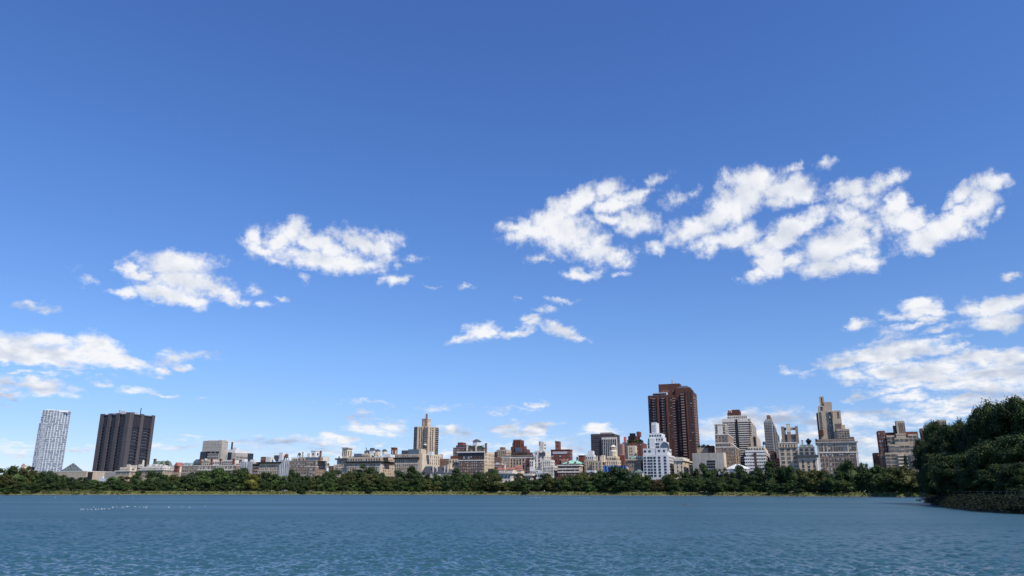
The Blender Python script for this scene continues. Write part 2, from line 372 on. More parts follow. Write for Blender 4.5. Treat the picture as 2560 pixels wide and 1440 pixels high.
# ------------------------------------------------------------------ materials
M = dict(
 redbrick=mat('red_brick', (0.205, 0.073, 0.052), .9, .18, .35, .15),
 brownbrick=mat('brown_brick', (0.22, 0.135, 0.10), .9, .2, .3, .15),
 darkbrown=mat('dark_brown_brick', (0.115, 0.050, 0.038), .9, .18, .3, .15),
 taupe=mat('taupe_brick', (0.33, 0.24, 0.18), .9, .18, .3, .2),
 tan=mat('tan_brick', (0.53, 0.42, 0.30), .9, .15, .3, .2),
 cream=mat('cream_stone', (0.72, 0.60, 0.44), .85, .12, .3, .2),
 lime=mat('limestone', (0.62, 0.485, 0.345), .85, .14, .3, .2),
 pale=mat('pale_stone', (0.74, 0.68, 0.58), .85, .12, .3, .2),
 white=mat('white_brick', (0.74, 0.73, 0.70), .7, .07, .3, .12),
 grey=mat('grey_stone', (0.42, 0.375, 0.32), .88, .15, .3, .2),
 concrete=mat('board_concrete', (0.46, 0.42, 0.355), .9, .12, .2, .22),
 corten=mat('weathered_dark_steel', (0.038, 0.034, 0.042), .6, .15, .2, .2),
 cortenp=mat('weathered_steel_pier', (0.105, 0.09, 0.092), .65, .12, .2, .2),
 black=mat('black_metal', (0.02, 0.02, 0.024), .5, .1, .5),
 dkglass=mat('dark_curtain_glass', (0.012, 0.016, 0.035), .12, 0, spec=.6),
 slate=mat('slate_roof', (0.075, 0.08, 0.095), .7, .25, 1.2),
 tile=mat('red_roof_tile', (0.34, 0.13, 0.095), .85, .2, 1.0),
 copper=mat('green_copper_roof', (0.30, 0.55, 0.42), .7, .15, .3),
 copperdk=mat('dull_copper_roof', (0.13, 0.19, 0.15), .7, .25, .5),
 net=mat('grey_scaffold_net', (0.47, 0.48, 0.49), .95, .12, .5, .35),
 bluenet=mat('blue_scaffold_net', (0.06, 0.16, 0.38), .9, .2, .35, .3),
 roofgrey=mat('roof_felt', (0.16, 0.155, 0.15), .95, .25, .3),
 towerbrick=mat('tower_brick', (0.125, 0.055, 0.042), .9, .15, .3, .15),
 teal=mat('teal_skylight_glass', (0.012, 0.045, 0.060), .15, 0, spec=.5),
 slim=mat('blue_grey_concrete', (0.24, 0.25, 0.275), .8, .12, .3, .1),
 wood=mat('tank_wood', (0.12, 0.085, 0.065), .9, .2, 1.5, .3),
 tankmetal=mat('tank_metal', (0.5, 0.5, 0.5), .5, .1, 1.0),
 green=mat('roof_garden_leaves', (0.05, 0.08, 0.025), .95, .4, 1.2),
 pink=mat('pink_panel', (0.6, 0.12, 0.12), .8, .1, .5),
 pinkbrick=mat('pink_brick', (0.42, 0.22, 0.18), .9, .1, .5),
 glassblue=mat('blue_glass_wall', (0.09, 0.125, 0.165), .15, .25, .25, spec=.7),
 palegrey=mat('pale_grey_lattice', (0.70, 0.71, 0.70), .5, .06, .3),
)
def glass(name, col, rough, spec=.6):
    return mat(name, col, rough, 0, spec=spec)
WG = [glass('window_glass_dark', (0.012, 0.014, 0.018), .08), glass('window_glass_mid', (0.03, 0.034, 0.042), .1), glass('window_glass_painted_sky', (0.07, 0.10, 0.14), .08, .8)]  # last glass: the reflected blue of the sky is put into its base colour
BLIND = mat('window_blind', (0.55, 0.53, 0.48), .8, .05)
FR = {'white': mat('frame_white', (0.38, 0.34, 0.29), .7, 0), 'dark': mat('frame_dark', (0.05, 0.045, 0.045), .6, 0), 'tan': mat('frame_tan', (0.34, 0.28, 0.21), .8, 0), 'brown': mat('frame_brown', (0.12, 0.07, 0.05), .8, 0)}
# unit window: width 1 (x), height 1 (z), stands out of the wall towards -y; 0 frame 1 glass 2 blind
def win_mesh(kind, frame, wide):
    mb = MB(); t = .035 if wide else .06
    mb.m = 0
    mb.box(-.5, -.5+t, -.16, .1, 0, 1); mb.box(.5-t, .5, -.16, .1, 0, 1)
    mb.box(-.5+t, .5-t, -.16, .1, 1-.07, 1); mb.box(-.54, .54, -.22, .1, -.05, .05)
    if wide:
        for x in (-.17, .17): mb.box(x-.015, x+.015, -.13, .1, .05, .93)
    else: mb.box(-.5+t, .5-t, -.13, .1, .47, .52)
    mb.m = 1
    mb.box(-.5+t, .5-t, -.05, .1, .05, .93)
    if kind == 3:
        mb.m = 2; mb.box(-.5+t, .5-t, -.08, -.05, .40, .93)
    if kind == 4:
        mb.m = 2; mb.box(-.5+t, .5-t, -.08, -.05, .05, .93)
    g = WG[min(kind, 2)] if kind < 3 else WG[0]
    me = bpy.data.meshes.new('window'); me.from_pydata(mb.v, [], mb.f)
    for q in (FR[frame], g, BLIND): me.materials.append(q)
    me.polygons.foreach_set('material_index', mb.mi); me.update()
    return me
_wm = {}
def wmesh(kind, frame, wide):
    k = (kind, frame, wide)
    if k not in _wm: _wm[k] = win_mesh(*k)
    return _wm[k]
def merged(meshes_mats, name, parent):
    """one mesh out of many (mesh, matrix) pairs"""
    V = []; F = []; MI = []; mats = []
    for me, mx in meshes_mats:
        b = len(V); V += [mx @ v.co for v in me.vertices]
        loc = []
        for q in me.materials:
            if q not in mats: mats.append(q)
            loc.append(mats.index(q))
        for p in me.polygons: F.append(tuple(b + i for i in p.vertices)); MI.append(loc[p.material_index])
    return obj(name, V, F, mats, parent, MI)

TH = R(21)
EX = Vector((math.cos(TH), -math.sin(TH), 0)); EY = Vector((math.sin(TH), math.cos(TH), 0))
_d = ray(2050, 1150); AV0 = Vector((_d.x / _d.y * 640, 640, 0))      # a point on the avenue front
GZ = BANKZ
class Bld:
    """a building on the street grid. back: metres behind the avenue front; ang: extra turn"""
    def __init__(s, name, label, cat, back, u, group=None, ang=0.0, v=1180):
        s.ex = Vector((math.cos(TH + ang), -math.sin(TH + ang), 0)); s.ey = Vector((math.sin(TH + ang), math.cos(TH + ang), 0))
        o = AV0 + EY * back; d = ray(u, v)
        k = o.dot(EY) / Vector((d.x, d.y, 0)).dot(EY)
        s.o = Vector((d.x * k, d.y * k, GZ))
        s.root = bpy.data.objects.new(name, None); C.objects.link(s.root)
        s.root.location = s.o; s.root.rotation_euler = (0, 0, -(TH + ang)); s.root.empty_display_size = 5
        tag(s.root, label, cat, group); s.wins = []; s.n = 0; s.last = 0.0; s.px = 1851 * 1.077 / s.o.y; s.reps = {}
    def fp(s, u, v, sb=0.0):
        """pixel -> local (x, z) on the front plane set back by sb"""
        d = ray(u, v); o = s.o + s.ey * sb
        k = Vector((o.x, o.y, 0)).dot(s.ey) / Vector((d.x, d.y, 0)).dot(s.ey)
        p = Vector((d.x * k, d.y * k, CAMH + d.z * k)) - s.o
        return p.dot(s.ex), p.z
    def sp(s, u, v, x):
        """pixel -> local y on the side plane at local x"""
        d = ray(u, v); o = s.o + s.ex * x
        k = Vector((o.x, o.y, 0)).dot(s.ex) / Vector((d.x, d.y, 0)).dot(s.ex)
        p = Vector((d.x * k, d.y * k, CAMH + d.z * k)) - s.o
        return p.dot(s.ey)
    def part(s, mb, name, mats, parent=None, smooth=False):
        return mb.build(name, mats, parent or s.root, smooth)
    def tier(s, uL, uR, v, m='tan', uS=None, dep=14.0, sb=0.0, zb=None, name='wall', win=None, swin=None, cap=None, capm=None, roof=True):
        """box whose top right front corner is pixel (uR, v)"""
        sb = sb + .07 * s.n; s.n += 1
        x1, z = s.fp(uR, v, sb); x0, _ = s.fp(uL, v, sb)
        if uS is not None: y1 = max(sb + 3, s.sp(uS, v, x1))
        else: y1 = sb + dep
        z0 = s.last - .4 if zb is None else zb
        if s.n == 1 and zb is None: z0 = -1.5
        mb = MB(); mb.m = 0; mb.box(x0, x1, sb, y1, z0, z)
        if roof: mb.m = 1; mb.box(x0 + .5, x1 - .5, sb + .5, y1 - .5, z, z + .12)
        w = s.part(mb, name, [M[m], M['roofgrey']])
        s.last = z
        t = dict(x0=x0, x1=x1, y0=sb, y1=y1, z0=z0, z=z, o=w)
        if cap:
            cm = MB()
            kind, off, hgt, out = {'cornice': ('c', 0, 1.1, 1.0), 'parapet': ('p', 0, .9, .22), 'band': ('b', 0, .8, .3), 'heavy': ('h', 0, 1.7, 1.7)}[cap]
            cm.box(x0 - out, x1 + out, sb - out, sb + .3, z - hgt * .6, z + hgt * .4); cm.box(x1 - .3, x1 + out, sb + .31, y1, z - hgt * .6 + .01, z + hgt * .4 - .01)
            cm.box(x0 - out, x0 + .3, sb + .31, y1, z - hgt * .6 + .01, z + hgt * .4 - .01)
            s.part(cm, 'cornice' if cap in ('cornice', 'heavy') else 'parapet', M[capm or m])
        if win: s.windows(t, 'f', **win)
        if swin: s.windows(t, 's', **swin)
        return t
    def windows(s, t, face, n=5, pitch=8, wf=.5, hf=.55, first=.35, vb=1198, mix=(6, 2, 1, 1, 1), frame='white', cols=None, rows=None, wide=False, x=(0., 1.)):
        """grid of windows; pitch in photo pixels; mix = weights of dark, mid, sky, half blind, full blind"""
        p = pitch / s.px; x0, x1 = (t['x0'], t['x1']) if face == 'f' else (t['y0'], t['y1'])
        L = x1 - x0; x0, L = x0 + L * x[0], L * (x[1] - x[0])
        zmin = max(t['z0'] + .3, (1230 - vb) / s.px + CAMH - GZ)
        nr = int((t['z'] - first * p - zmin) / p) if rows is None else rows
        cw = L / n; cs = cols or [(i + .5) / n for i in range(n)]
        for r in range(max(0, nr)):
            zz = t['z'] - first * p - (r + 1) * p + p * (1 - hf) * .5
            if zz < zmin: break
            for c in cs:
                k = rng.choices((0, 1, 2, 3, 4), mix)[0]
                me = wmesh(k, frame, wide); w_, h_ = cw * min(.94, wf * 1.12), p * hf * 1.12
                if face == 'f': mx = Matrix.Translation((x0 + c * L, t['y0'], zz)) @ Matrix.Diagonal((w_, 1.3, h_, 1))
                else: mx = Matrix.Translation((t['x1'], x0 + c * L, zz)) @ Matrix.Rotation(math.pi / 2, 4, 'Z') @ Matrix.Diagonal((w_, 1.3, h_, 1))
                s.wins.append((me, mx))
    def rep(s, name, me, mx):
        s.reps.setdefault(name, []).append((me, mx))
    def band(s, t, v, m='pale', h=.6, out=.25, name='string_course', side=True):
        z = s.fp(0.5 * 0 + 1280, v)[1] if False else (t['z'] - v / s.px)
        mb = MB(); mb.box(t['x0'] - out, t['x1'] + out, t['y0'] - out, t['y0'] + .2, z - h / 2, z + h / 2)
        if side: mb.box(t['x1'] - .2, t['x1'] + out, t['y0'] + .21, t['y1'], z - h / 2 + .01, z + h / 2 - .01)
        s.part(mb, name, M[m])
    def done(s):
        groups = dict(s.reps)
        if s.wins: groups['window'] = s.wins
        for name, L in groups.items():
            if len(L) > 100:
                L.sort(key=lambda q: -q[1].translation.z); big, rest = L[:100], L[100:]
                o = merged(rest, name, s.root); tag(o, kind='stuff')
            else: big = L
            for me, mx in big:
                o = bpy.data.objects.new(name, me); C.objects.link(o); o.parent = s.root; o.matrix_local = mx
    # roof furniture, given by pixel
    def ubox(s, uL, uR, vt, vb_, m, name, sb=4.0, dep=5.0, uS=None, mats=None):
        x1, zt = s.fp(uR, vt, sb); x0, _ = s.fp(uL, vt, sb); _, zb = s.fp(uR, vb_, sb)
        y1 = s.sp(uS, vt, x1) if uS else sb + dep
        y1 = max(y1, sb + 1.5)
        mb = MB(); mb.box(x0, x1, sb, y1, zb - 1.2, zt)
        o = s.part(mb, name, M[m]); return dict(x0=x0, x1=x1, y0=sb, y1=y1, z0=zb, z=zt, o=o)
    def tank(s, u, vt, vb_, wpx, sb=5.0, m='wood', cone='roofgrey', legs=True):
        x, zt = s.fp(u, vt, sb); _, zb = s.fp(u, vb_, sb); r = wpx / s.px / 2
        h = zt - zb; c0 = zt - min(h * .25, r * .8)
        mb = MB(); mb.cyl(x, sb, r, zb + (h * .35 if legs else 0), c0, r * .94, 14); mb.m = 1; mb.cyl(x, sb, r * 1.08, c0, zt, .05, 14)
        t = s.part(mb, 'water_tank', [M[m], M[cone]])
        if legs:
            lb = MB()
            for sx_ in (-1, 1):
                for sy_ in (-1, 1): lb.box(x + sx_*r*.7 - .15, x + sx_*r*.7 + .15, sb + sy_*r*.7 - .15, sb + sy_*r*.7 + .15, zb - 1.5, zb + h * .35)
            lb.box(x - r, x + r, sb - r, sb + r, zb + h*.31, zb + h*.35 - .02)
            lb.build('tank_stand', M['black'], t)
    def chimney(s, u, vt, vb_, wpx, m='brownbrick', sb=5.0):
        x, zt = s.fp(u, vt, sb); _, zb = s.fp(u, vb_, sb); r = wpx / s.px / 2
        mb = MB(); mb.box(x - r, x + r, sb - r, sb + r, zb - 1.5, zt); mb.box(x - r*1.2, x + r*1.2, sb - r*1.2, sb + r*1.2, zt - .5, zt + .01)
        s.part(mb, 'chimney', M[m])
    def hiproof(s, t, hpx, m, over=.6, name='roof', inset=None):
        mb = MB(); mb.hip(t['x0'] - over, t['x1'] + over, t['y0'] - over, t['y1'] + over, t['z'] + .01, t['z'] + hpx / s.px, inset)
        return s.part(mb, name, M[m])
    def garden(s, t, n=12, hpx=3, u=None, name='roof_garden'):
        """low shrubs along the front of a terrace"""
        V = []; F = []
        for i in range(n):
            x = t['x0'] + (t['x1'] - t['x0']) * rng.random(); y = t['y0'] + 1 + 1.5 * rng.random(); r = hpx / s.px * (.4 + .5 * rng.random())
            for q in range(14):
                a, b_ = rng.random() * 6.28, rng.random() * 1.5; c = Vector((x + r*math.cos(a)*math.cos(b_)*1.1, y + r*math.sin(a)*math.cos(b_), t['z'] + r * 1.5 * math.sin(b_)))
                k = len(V); e = r * .45
                V += [c + Vector([rng.uniform(-e, e) for _ in range(3)]) for _ in range(4)]; F.append((k, k+1, k+2, k+3))
        obj(name, V, F, M['green'], s.root)
M['palegl'] = mat('hazy_grey_glass', (0.22, 0.25, 0.29), .3, .18, .12, spec=.5)
# ------------------------------------------------------------------ the skyline, from left to right
CITY = 'buildings along the avenue behind the trees'
W_ = lambda n=5, pitch=8, **k: dict(n=n, pitch=pitch, **k)

# small cupola house at the far left
b = Bld('apartment_building', 'small beige house with a domed roof kiosk left of the white lattice tower', 'building', 60, 64)
t = b.tier(50, 72, 1171, 'cream', uS=79, win=W_(4, 7, vb=1182)); b.tier(53, 62, 1164, 'cream', dep=6, sb=2)
mb = MB(); x, z = b.fp(57, 1164, 4); mb.cyl(x, 5, 3.2, z, z + 3, .1, 12); b.part(mb, 'roof', M['tile'])
b.ubox(68, 79, 1167, 1173, 'dkglass', 'penthouse'); b.done()

# white lattice tower
b = Bld('lattice_tower', 'tall curved tower wrapped in a white lattice of bars over blue grey glass', 'building', 420, 128, v=1170, ang=R(-53))
b.px = 1994 / b.o.y
def lattice_body(uL, uR, v, bulge, name, y0, dep):
    xl, z = b.fp(uL, v, y0); xr, _ = b.fp(uR, v, y0)
    n = 10; pts = []
    for i in range(n + 1):
        q = i / n; pts.append((xl + (xr - xl) * q, y0 + 6 - bulge * math.sin(math.pi * q) + 6 * (2*q-1)**2))
    front = list(pts)
    pts = pts + [(xr, y0 + dep), (xl, y0 + dep)]
    mb = MB(); mb.prism(pts, -1.5, z); b.part(mb, name, M['palegl'])
    g = MB(); fl = 4.4; k = int((z + 1) / fl)
    allp = front + [(xr, y0 + dep)]
    def seg(p, q, z0_, z1_, w_):
        dx, dy = q[0]-p[0], q[1]-p[1]; L = math.hypot(dx, dy); nx, ny = dy/L, -dx/L
        g.prism([(p[0]+nx*w_, p[1]+ny*w_), (q[0]+nx*w_, q[1]+ny*w_), (q[0], q[1]), (p[0], p[1])], z0_, z1_)
    for i in range(len(allp) - 1):
        p, q = allp[i], allp[i+1]; m_ = 1 if i < n else 4
        for s_ in range(m_):
            a0, a1 = s_ / m_, (s_+1) / m_
            P0 = (p[0]+(q[0]-p[0])*a0, p[1]+(q[1]-p[1])*a0); P1 = (p[0]+(q[0]-p[0])*a1, p[1]+(q[1]-p[1])*a1)
            col = i + s_
            d = ((P1[0]-P0[0]) * .24, (P1[1]-P0[1]) * .24)
            for r in range(k + 1):
                z0_ = z - (r + 1) * fl
                if z0_ < 0: break
                if rng.random() < .75: seg(P0, P1, z0_ - .32, z0_ + .32, .35)
                if (col + r // 3) % 2 == 0 or rng.random() < .6: seg(P0, (P0[0]+d[0], P0[1]+d[1]), z0_ + .5, z0_ + fl - .5, .45)
    seg(front[0], front[-1], z - 1, z, .0) if False else None
    for i in range(n): seg(front[i], front[i+1], z - .6, z + .2, .5)
    b.part(g, 'lattice', M['palegrey'])
    return xl, xr, z
xl, xr, z = lattice_body(106, 179, 1024, 5, 'tower', 0, 34)
lattice_body(98, 128, 1057, 1.5, 'shoulder', -1.5, 30)
b.part(MB().box(xl + 8, xl + 24, 6, 8, z, z + 1.6), 'roof_screen', M['white']); b.part(MB().box(xr - 22, xr - 5, 1.2, 3, z - 3, z + .6), 'roof_screen', M['white'])
b.done()

# glass pyramid on its tan podium
b = Bld('podium_building', 'long low tan brick podium with a row of dark slots, under the glass pyramid', 'building', 40, 180)
t = b.tier(134, 217, 1178, 'tan', dep=50, capm='pale', cap='parapet'); t2 = b.tier(74, 134, 1178, 'grey', dep=44, sb=2, zb=-1.5)
for k in range(6):
    u0 = 152 + k * 11.6
    if k != 3: b.ubox(u0, u0 + 8.5, 1193, 1197, 'black', 'slot', sb=-.15, dep=.6)
b.ubox(217, 224, 1180, 1205, 'black', 'link', sb=2); b.done()
b = Bld('glass_pyramid', 'dark blue glass pyramid skylight on the tan podium beside the black tower', 'skylight', 56, 183, v=1178, ang=R(-51))
x0, z0 = b.fp(150, 1178, 0); x1, _ = b.fp(210, 1178, 0); _, za = b.fp(183, 1157.5, (x1 - x0) / 2)
cx = (x0 + x1) / 2; dy = (x1 - x0)
mb = MB(); mb.prism([(x0, 0), (x1, 0), (x1, dy), (x0, dy)], z0, za, [(cx-.2, dy/2-.2), (cx+.2, dy/2-.2), (cx+.2, dy/2+.2), (cx-.2, dy/2+.2)])
b.part(mb, 'glazing', M['teal'])
g = MB(); H = za - z0
for fr_ in (.12, .3, .48, .66, .84):
    hw = (x1 - x0) / 2 * (1 - fr_); yy = dy / 2 * fr_
    g.box(cx - hw, cx + hw, yy - .22, yy + .05, z0 + H * fr_ - .12, z0 + H * fr_ + .12)
for i in range(-7, 8):
    xx = cx + i * (x1 - x0) / 16; f1 = 1 - abs(i) / 8
    k = len(g.v); ye = dy / 2 * f1
    g.v += [(xx-.13, -.2, z0), (xx+.13, -.2, z0), (xx+.13, ye - .2, z0 + H*f1), (xx-.13, ye-.2, z0+H*f1), (xx-.13, .1, z0), (xx+.13, .1, z0), (xx+.13, ye+.1, z0 + H*f1), (xx-.13, ye+.1, z0+H*f1)]
    for q in ((0,1,2,3), (1,5,6,2), (4,0,3,7), (5,4,7,6)): g.f.append(tuple(k+j for j in q)); g.mi.append(0)
b.part(g, 'glazing_bars', M['grey']); b.done()

# black slab tower with piers
b = Bld('slab_tower', 'tall black slab tower with broad vertical piers and dark recessed floors', 'building', 130, 325, v=1120)
x0, zt = b.fp(252, 1035, 0); x1, _ = b.fp(325, 1035, 0); y1 = b.sp(388, 1038, x1)
b.part(MB().box(x0 + 1.5, x1 - 1.5, 1.5, y1 - 1.5, -1.5, zt - 1), 'core', M['dkglass'])
pw = (x1 - x0) * .105
fy = [0, .275, .555, .865]
for f in fy[:-1] : b.part(MB().box(x0 + (x1-x0)*f, x0 + (x1-x0)*f + pw*(1.15 if f==0 else 1), -.6, 1.8, -1.5, zt), 'pier', M['cortenp'])
b.part(MB().box(x1 - pw*1.25, x1 + .6, -.6, pw*1.1, -1.5, zt + .6), 'pier', M['cortenp'])
sw = (y1) * .115
for f in (.44, .885): b.part(MB().box(x1 - 1.8, x1 + .6, y1*f, y1*f + sw, -1.5, zt), 'pier', M['cortenp'])
def bay(face, a0, a1):
    fl = 4.45; nfl = int((zt - 16) / fl); mb = MB(); blinds = []
    for r in range(nfl):
        z = 1 + r * fl
        if face == 'f': mb.box(a0, a1, .1 if r % 1 == 0 else 0, 1.6, z, z + 1.9)
        else:
            mb.box(x1 - 1.6, x1 - .1, a0, a1, z, z + 2.3)
            if rng.random() < .85:
                w0 = a0 + (a1-a0) * rng.uniform(.05, .3); w1 = a0 + (a1-a0) * rng.uniform(.6, .95)
                blinds.append((w0, w1, z))
    mb.m = 1
    z = zt - 20
    if face == 'f': mb.box(a0 + .3, a1 - .3, .5, 1.6, z, zt - 4)
    else: mb.box(x1 - 1.6, x1 - .5, a0 + .3, a1 - .3, z, zt - 4)
    p = b.part(mb, 'facade_bay', [M['corten'], M['corten']])
    for w0, w1, z in blinds: MB().box(x1 - 1.6, x1 - 1.2, w0, w1, z + 2.8, z + 3.6).build('window_blind', mat('dim_blind', (.30,.29,.30), .8, 0), p)
for i in range(3):
    a0 = x0 + (x1-x0)*fy[i] + pw*1.1; a1 = x0 + (x1-x0)*fy[i+1] if i < 2 else x1 - pw*1.25
    bay('f', a0, a1)
bay('s', pw*1.1, y1*.44); bay('s', y1*.44 + sw, y1*.885)
mb = MB(); mb.box(x0, x1 + .5, -.5, y1, zt - 2.4, zt - 1.6); b.part(mb, 'roof_edge', M['cortenp'])
mb = MB(); mb.box(x0+24, x0+27, 10, 13, zt, zt+6); mb.box(x0+29, x0+36, 10, 15, zt, zt+3.8); mb.box(x0+10, x0+34, 8, 20, zt-1, zt+1.6); mb.box(x0+42, x0+52, 14, 20, zt-1, zt+2.4); b.part(mb, 'roof_plant', M['tankmetal'])
mb = MB(); mb.box(x1 - 2.4, x1 - 1.6, 20, 20.8, zt - 1, zt + 9); b.part(mb, 'mast', M['black'])
b.done()

b = Bld('low_annex', 'pale grey concrete annex at the foot of the black slab tower', 'building', 30, 270)
b.tier(262, 292, 1180, 'grey', dep=16, sb=6); b.tier(248, 268, 1196, 'white', dep=8, zb=-1.5, win=W_(5, 8, rows=1, wf=.6, vb=1206, mix=(1,0,0,0,0))); b.ubox(250, 257, 1191, 1197, 'white', 'penthouse'); b.done()

b = Bld('apartment_building', 'long cream stone block with arcaded top floor, in front of the black slab tower', 'building', 0, 318)
t = b.tier(290, 324, 1177, 'tan', uS=345, cap='cornice', capm='pale', win=W_(12, 8, wf=.5, vb=1196, mix=(3,2,0,1,2)), swin=W_(6, 8, vb=1196, mix=(3,1,0,1,2)))
b.tier(300, 325, 1168, 'cream', dep=14, sb=4, uS=343, win=W_(9, 7, wf=.4, rows=1))
for u_, v_, m_ in ((317, 1161, 'cream'), (326, 1163, 'white'), (333, 1163, 'cream')): b.ubox(u_, u_ + 7, v_, 1169, m_, 'penthouse', sb=7, uS=u_+10)
b.done()
b = Bld('apartment_building', 'cream stone block with a tall white roof tank, right of the arcaded block', 'building', 0, 400)
t = b.tier(347, 408, 1174, 'tan', uS=432, cap='cornice', capm='pale', win=W_(15, 8, wf=.5, vb=1196, mix=(4,2,0,1,1)), swin=W_(6, 8, wf=.4, vb=1196, mix=(3,1,0,1,1)))
b.tier(350, 408, 1166, 'pale', dep=14, sb=4, uS=428, win=W_(16, 7, wf=.4, rows=1), swin=W_(5, 7, wf=.4, rows=1))
b.tank(359, 1150, 1166, 6, m='cream', cone='cream', legs=False)
for u_, w_, v_ in ((346, 6, 1161), (368, 5, 1162), (380, 9, 1160), (394, 6, 1161), (403, 8, 1163)): b.ubox(u_, u_ + w_, v_, 1167, 'pale', 'penthouse', sb=7)
b.done()
b = Bld('school_building', 'gabled building with a brick chimney behind the cream block left of the hospital', 'building', 70, 400, v=1160)
t = b.tier(378, 436, 1164, 'pale', dep=18)
for u0_, u1_ in ((380, 399), (398, 413)):
    x0, z = b.fp(u0_, 1164, 1); x1, _ = b.fp(u1_, 1164, 1); b.part(MB().gable(x0, x1, -.5, 14, z, z + 6), 'roof', M['copperdk'])
b.chimney(388, 1147, 1163, 5, 'redbrick'); b.tank(419, 1150, 1166, 9)
t = b.tier(436, 445, 1166, 'redbrick', dep=8, sb=-4, zb=-1.5, uS=450); x0, z = b.fp(434, 1166, -4.2); x1, _ = b.fp(446, 1166, -4.2); b.part(MB().gable(x0, x1, -4.6, 6, z, z + 5), 'roof', M['tile']); b.done()
b = Bld('apartment_building', 'low tan house between the cream blocks and the taupe block with the roof trellis', 'building', 20, 445); b.tier(432, 450, 1181, 'tan', win=W_(5, 7)); b.done()

# taupe block with trellis, and the arcaded one beside it
b = Bld('apartment_building', 'taupe brick block with a roof trellis and pale arcade band, left of the concrete hospital', 'building', 0, 478)
t = b.tier(455, 498, 1164, 'taupe', dep=20, cap='parapet', capm='pale', win=W_(10, 7.6, wf=.45, vb=1200, mix=(3,2,0,3,1)))
b.band(t, 9, 'pale'); b.band(t, 18, 'pale')
mb = MB(); x0, z = b.fp(457, 1158, 3); x1, _ = b.fp(480, 1158, 3)
for i in range(9): xx = x0 + (x1-x0)*i/8; mb.box(xx-.12, xx+.12, 3, 3.3, t['z'], z)
mb.box(x0, x1, 2.5, 7, z - .2, z + .1); b.part(mb, 'trellis', M['black']); b.garden(t, 14, 4)
x0, z = b.fp(484, 1148, 4); x1, _ = b.fp(501, 1148, 4); mb = MB(); n = 8
mb.prism([(x0,4),(x1,4),(x1,14),(x0,14)], t['z'], z - 3); mb.prism([(x0,4),(x1,4),(x1,14),(x0,14)], z - 3, z, [(x0+2,6),(x1-2,6),(x1-2,12),(x0+2,12)]); b.part(mb, 'conservatory', M['glassblue']); b.done()
b = Bld('apartment_building', 'long red and cream block with white penthouses, below the concrete hospital', 'building', 0, 545)
t = b.tier(497, 592, 1163, 'taupe', uS=600, cap='parapet', capm='pale')
c = t; b.windows(dict(t, z=t['z'] - .5), 'f', n=24, pitch=9.5, wf=.55, hf=.8, first=0, rows=1, mix=(1,2,0,2,3)); b.band(t, 11, 'pale', 1.6, .5)
b.windows(dict(t, z=t['z'] - 13/b.px), 'f', n=20, pitch=8, wf=.45, vb=1200, mix=(3,2,0,2,1))
t2 = b.tier(504, 528, 1149, 'cream', dep=12, sb=4, win=W_(5, 7, wf=.6, rows=2, mix=(1,1,1,1,1))); b.tier(532, 555, 1152, 'pale', dep=12, sb=4, zb=t['z']-.4, win=W_(4, 6, wf=.6, rows=2, mix=(2,1,1,1,0)))
b.tier(555, 583, 1150, 'pale', dep=12, sb=4, zb=t['z']-.4, win=W_(6, 6, rows=2, wf=.7, mix=(3,1,1,0,0)))
for u_ in (502, 530, 553, 585): b.chimney(u_, 1147, 1162, 4.5, 'redbrick')
b.tank(515, 1146, 1150, 8, cone='pale', m='pale', legs=False); b.done()

# hospital
b = Bld('hospital_building', 'blank grey concrete hospital block with three dark slots above rows of small windows', 'building', 120, 540, v=1130)
t = b.tier(508, 556, 1101, 'concrete', uS=571, dep=30); b.px = 1994 / b.o.y
for dv in (10, 17.5): b.band(t, dv, 'grey', .25, .06, name='joint')
for k in range(3): b.ubox(518 + k*10.6, 526.5 + k*10.6, 1128.5, 1130.5, 'black', 'slot', sb=-.25, dep=.8)
b.windows(dict(t, z=t['z'] - 33/b.px), 'f', n=10, pitch=7.5, wf=.42, hf=.5, first=0, vb=1152, mix=(1,0,0,0,0), frame='dark', x=(.13, .87))
x1, z = b.fp(556, 1101, 0); 
b.part(MB().box(x1 - .3, x1 + .25, 18, 21, 2, t['z'] - 1), 'gap_shade_strip', M['darkbrown'])  # raised dark strip standing in for the shade of a gap
b.tier(501, 515, 1129, 'dkglass', dep=14, sb=-3, zb=-1.5)
for u_, w_ in ((521, 2), (527, 2), (549, 4), (562, 3)): b.ubox(u_, u_ + w_, 1099 if w_ > 2 else 1100, 1102, 'pale', 'vent', sb=6)
b.done()
b = Bld('hospital_wing', 'concrete hospital wing with a bright white top band and dark glass ends', 'building', 130, 600, v=1140)
t = b.tier(576, 590, 1132, 'concrete', dep=20, sb=1, uS=620); b.px = 1994 / b.o.y
b.windows(t, 's', n=9, pitch=7.5, wf=.4, hf=.5, first=1.0, vb=1160, mix=(1,0,0,0,0), frame='dark')
b.tier(568, 588, 1124, 'white', dep=18, sb=1.5, zb=t['z'], uS=619)
b.tier(569, 577, 1131, 'dkglass', dep=8, sb=-1, zb=-1.5)
b.ubox(582, 591, 1119, 1125, 'white', 'roof_plant', sb=6)
x1 = t['x1']; y0 = t['y1']; y1 = b.sp(634, 1134, x1 + 1)
b.part(MB().box(x1 - 8, x1 + 1, y0, max(y1, y0 + 8), -1.5, t['z'] + .5), 'glass_end', M['dkglass']); b.done()

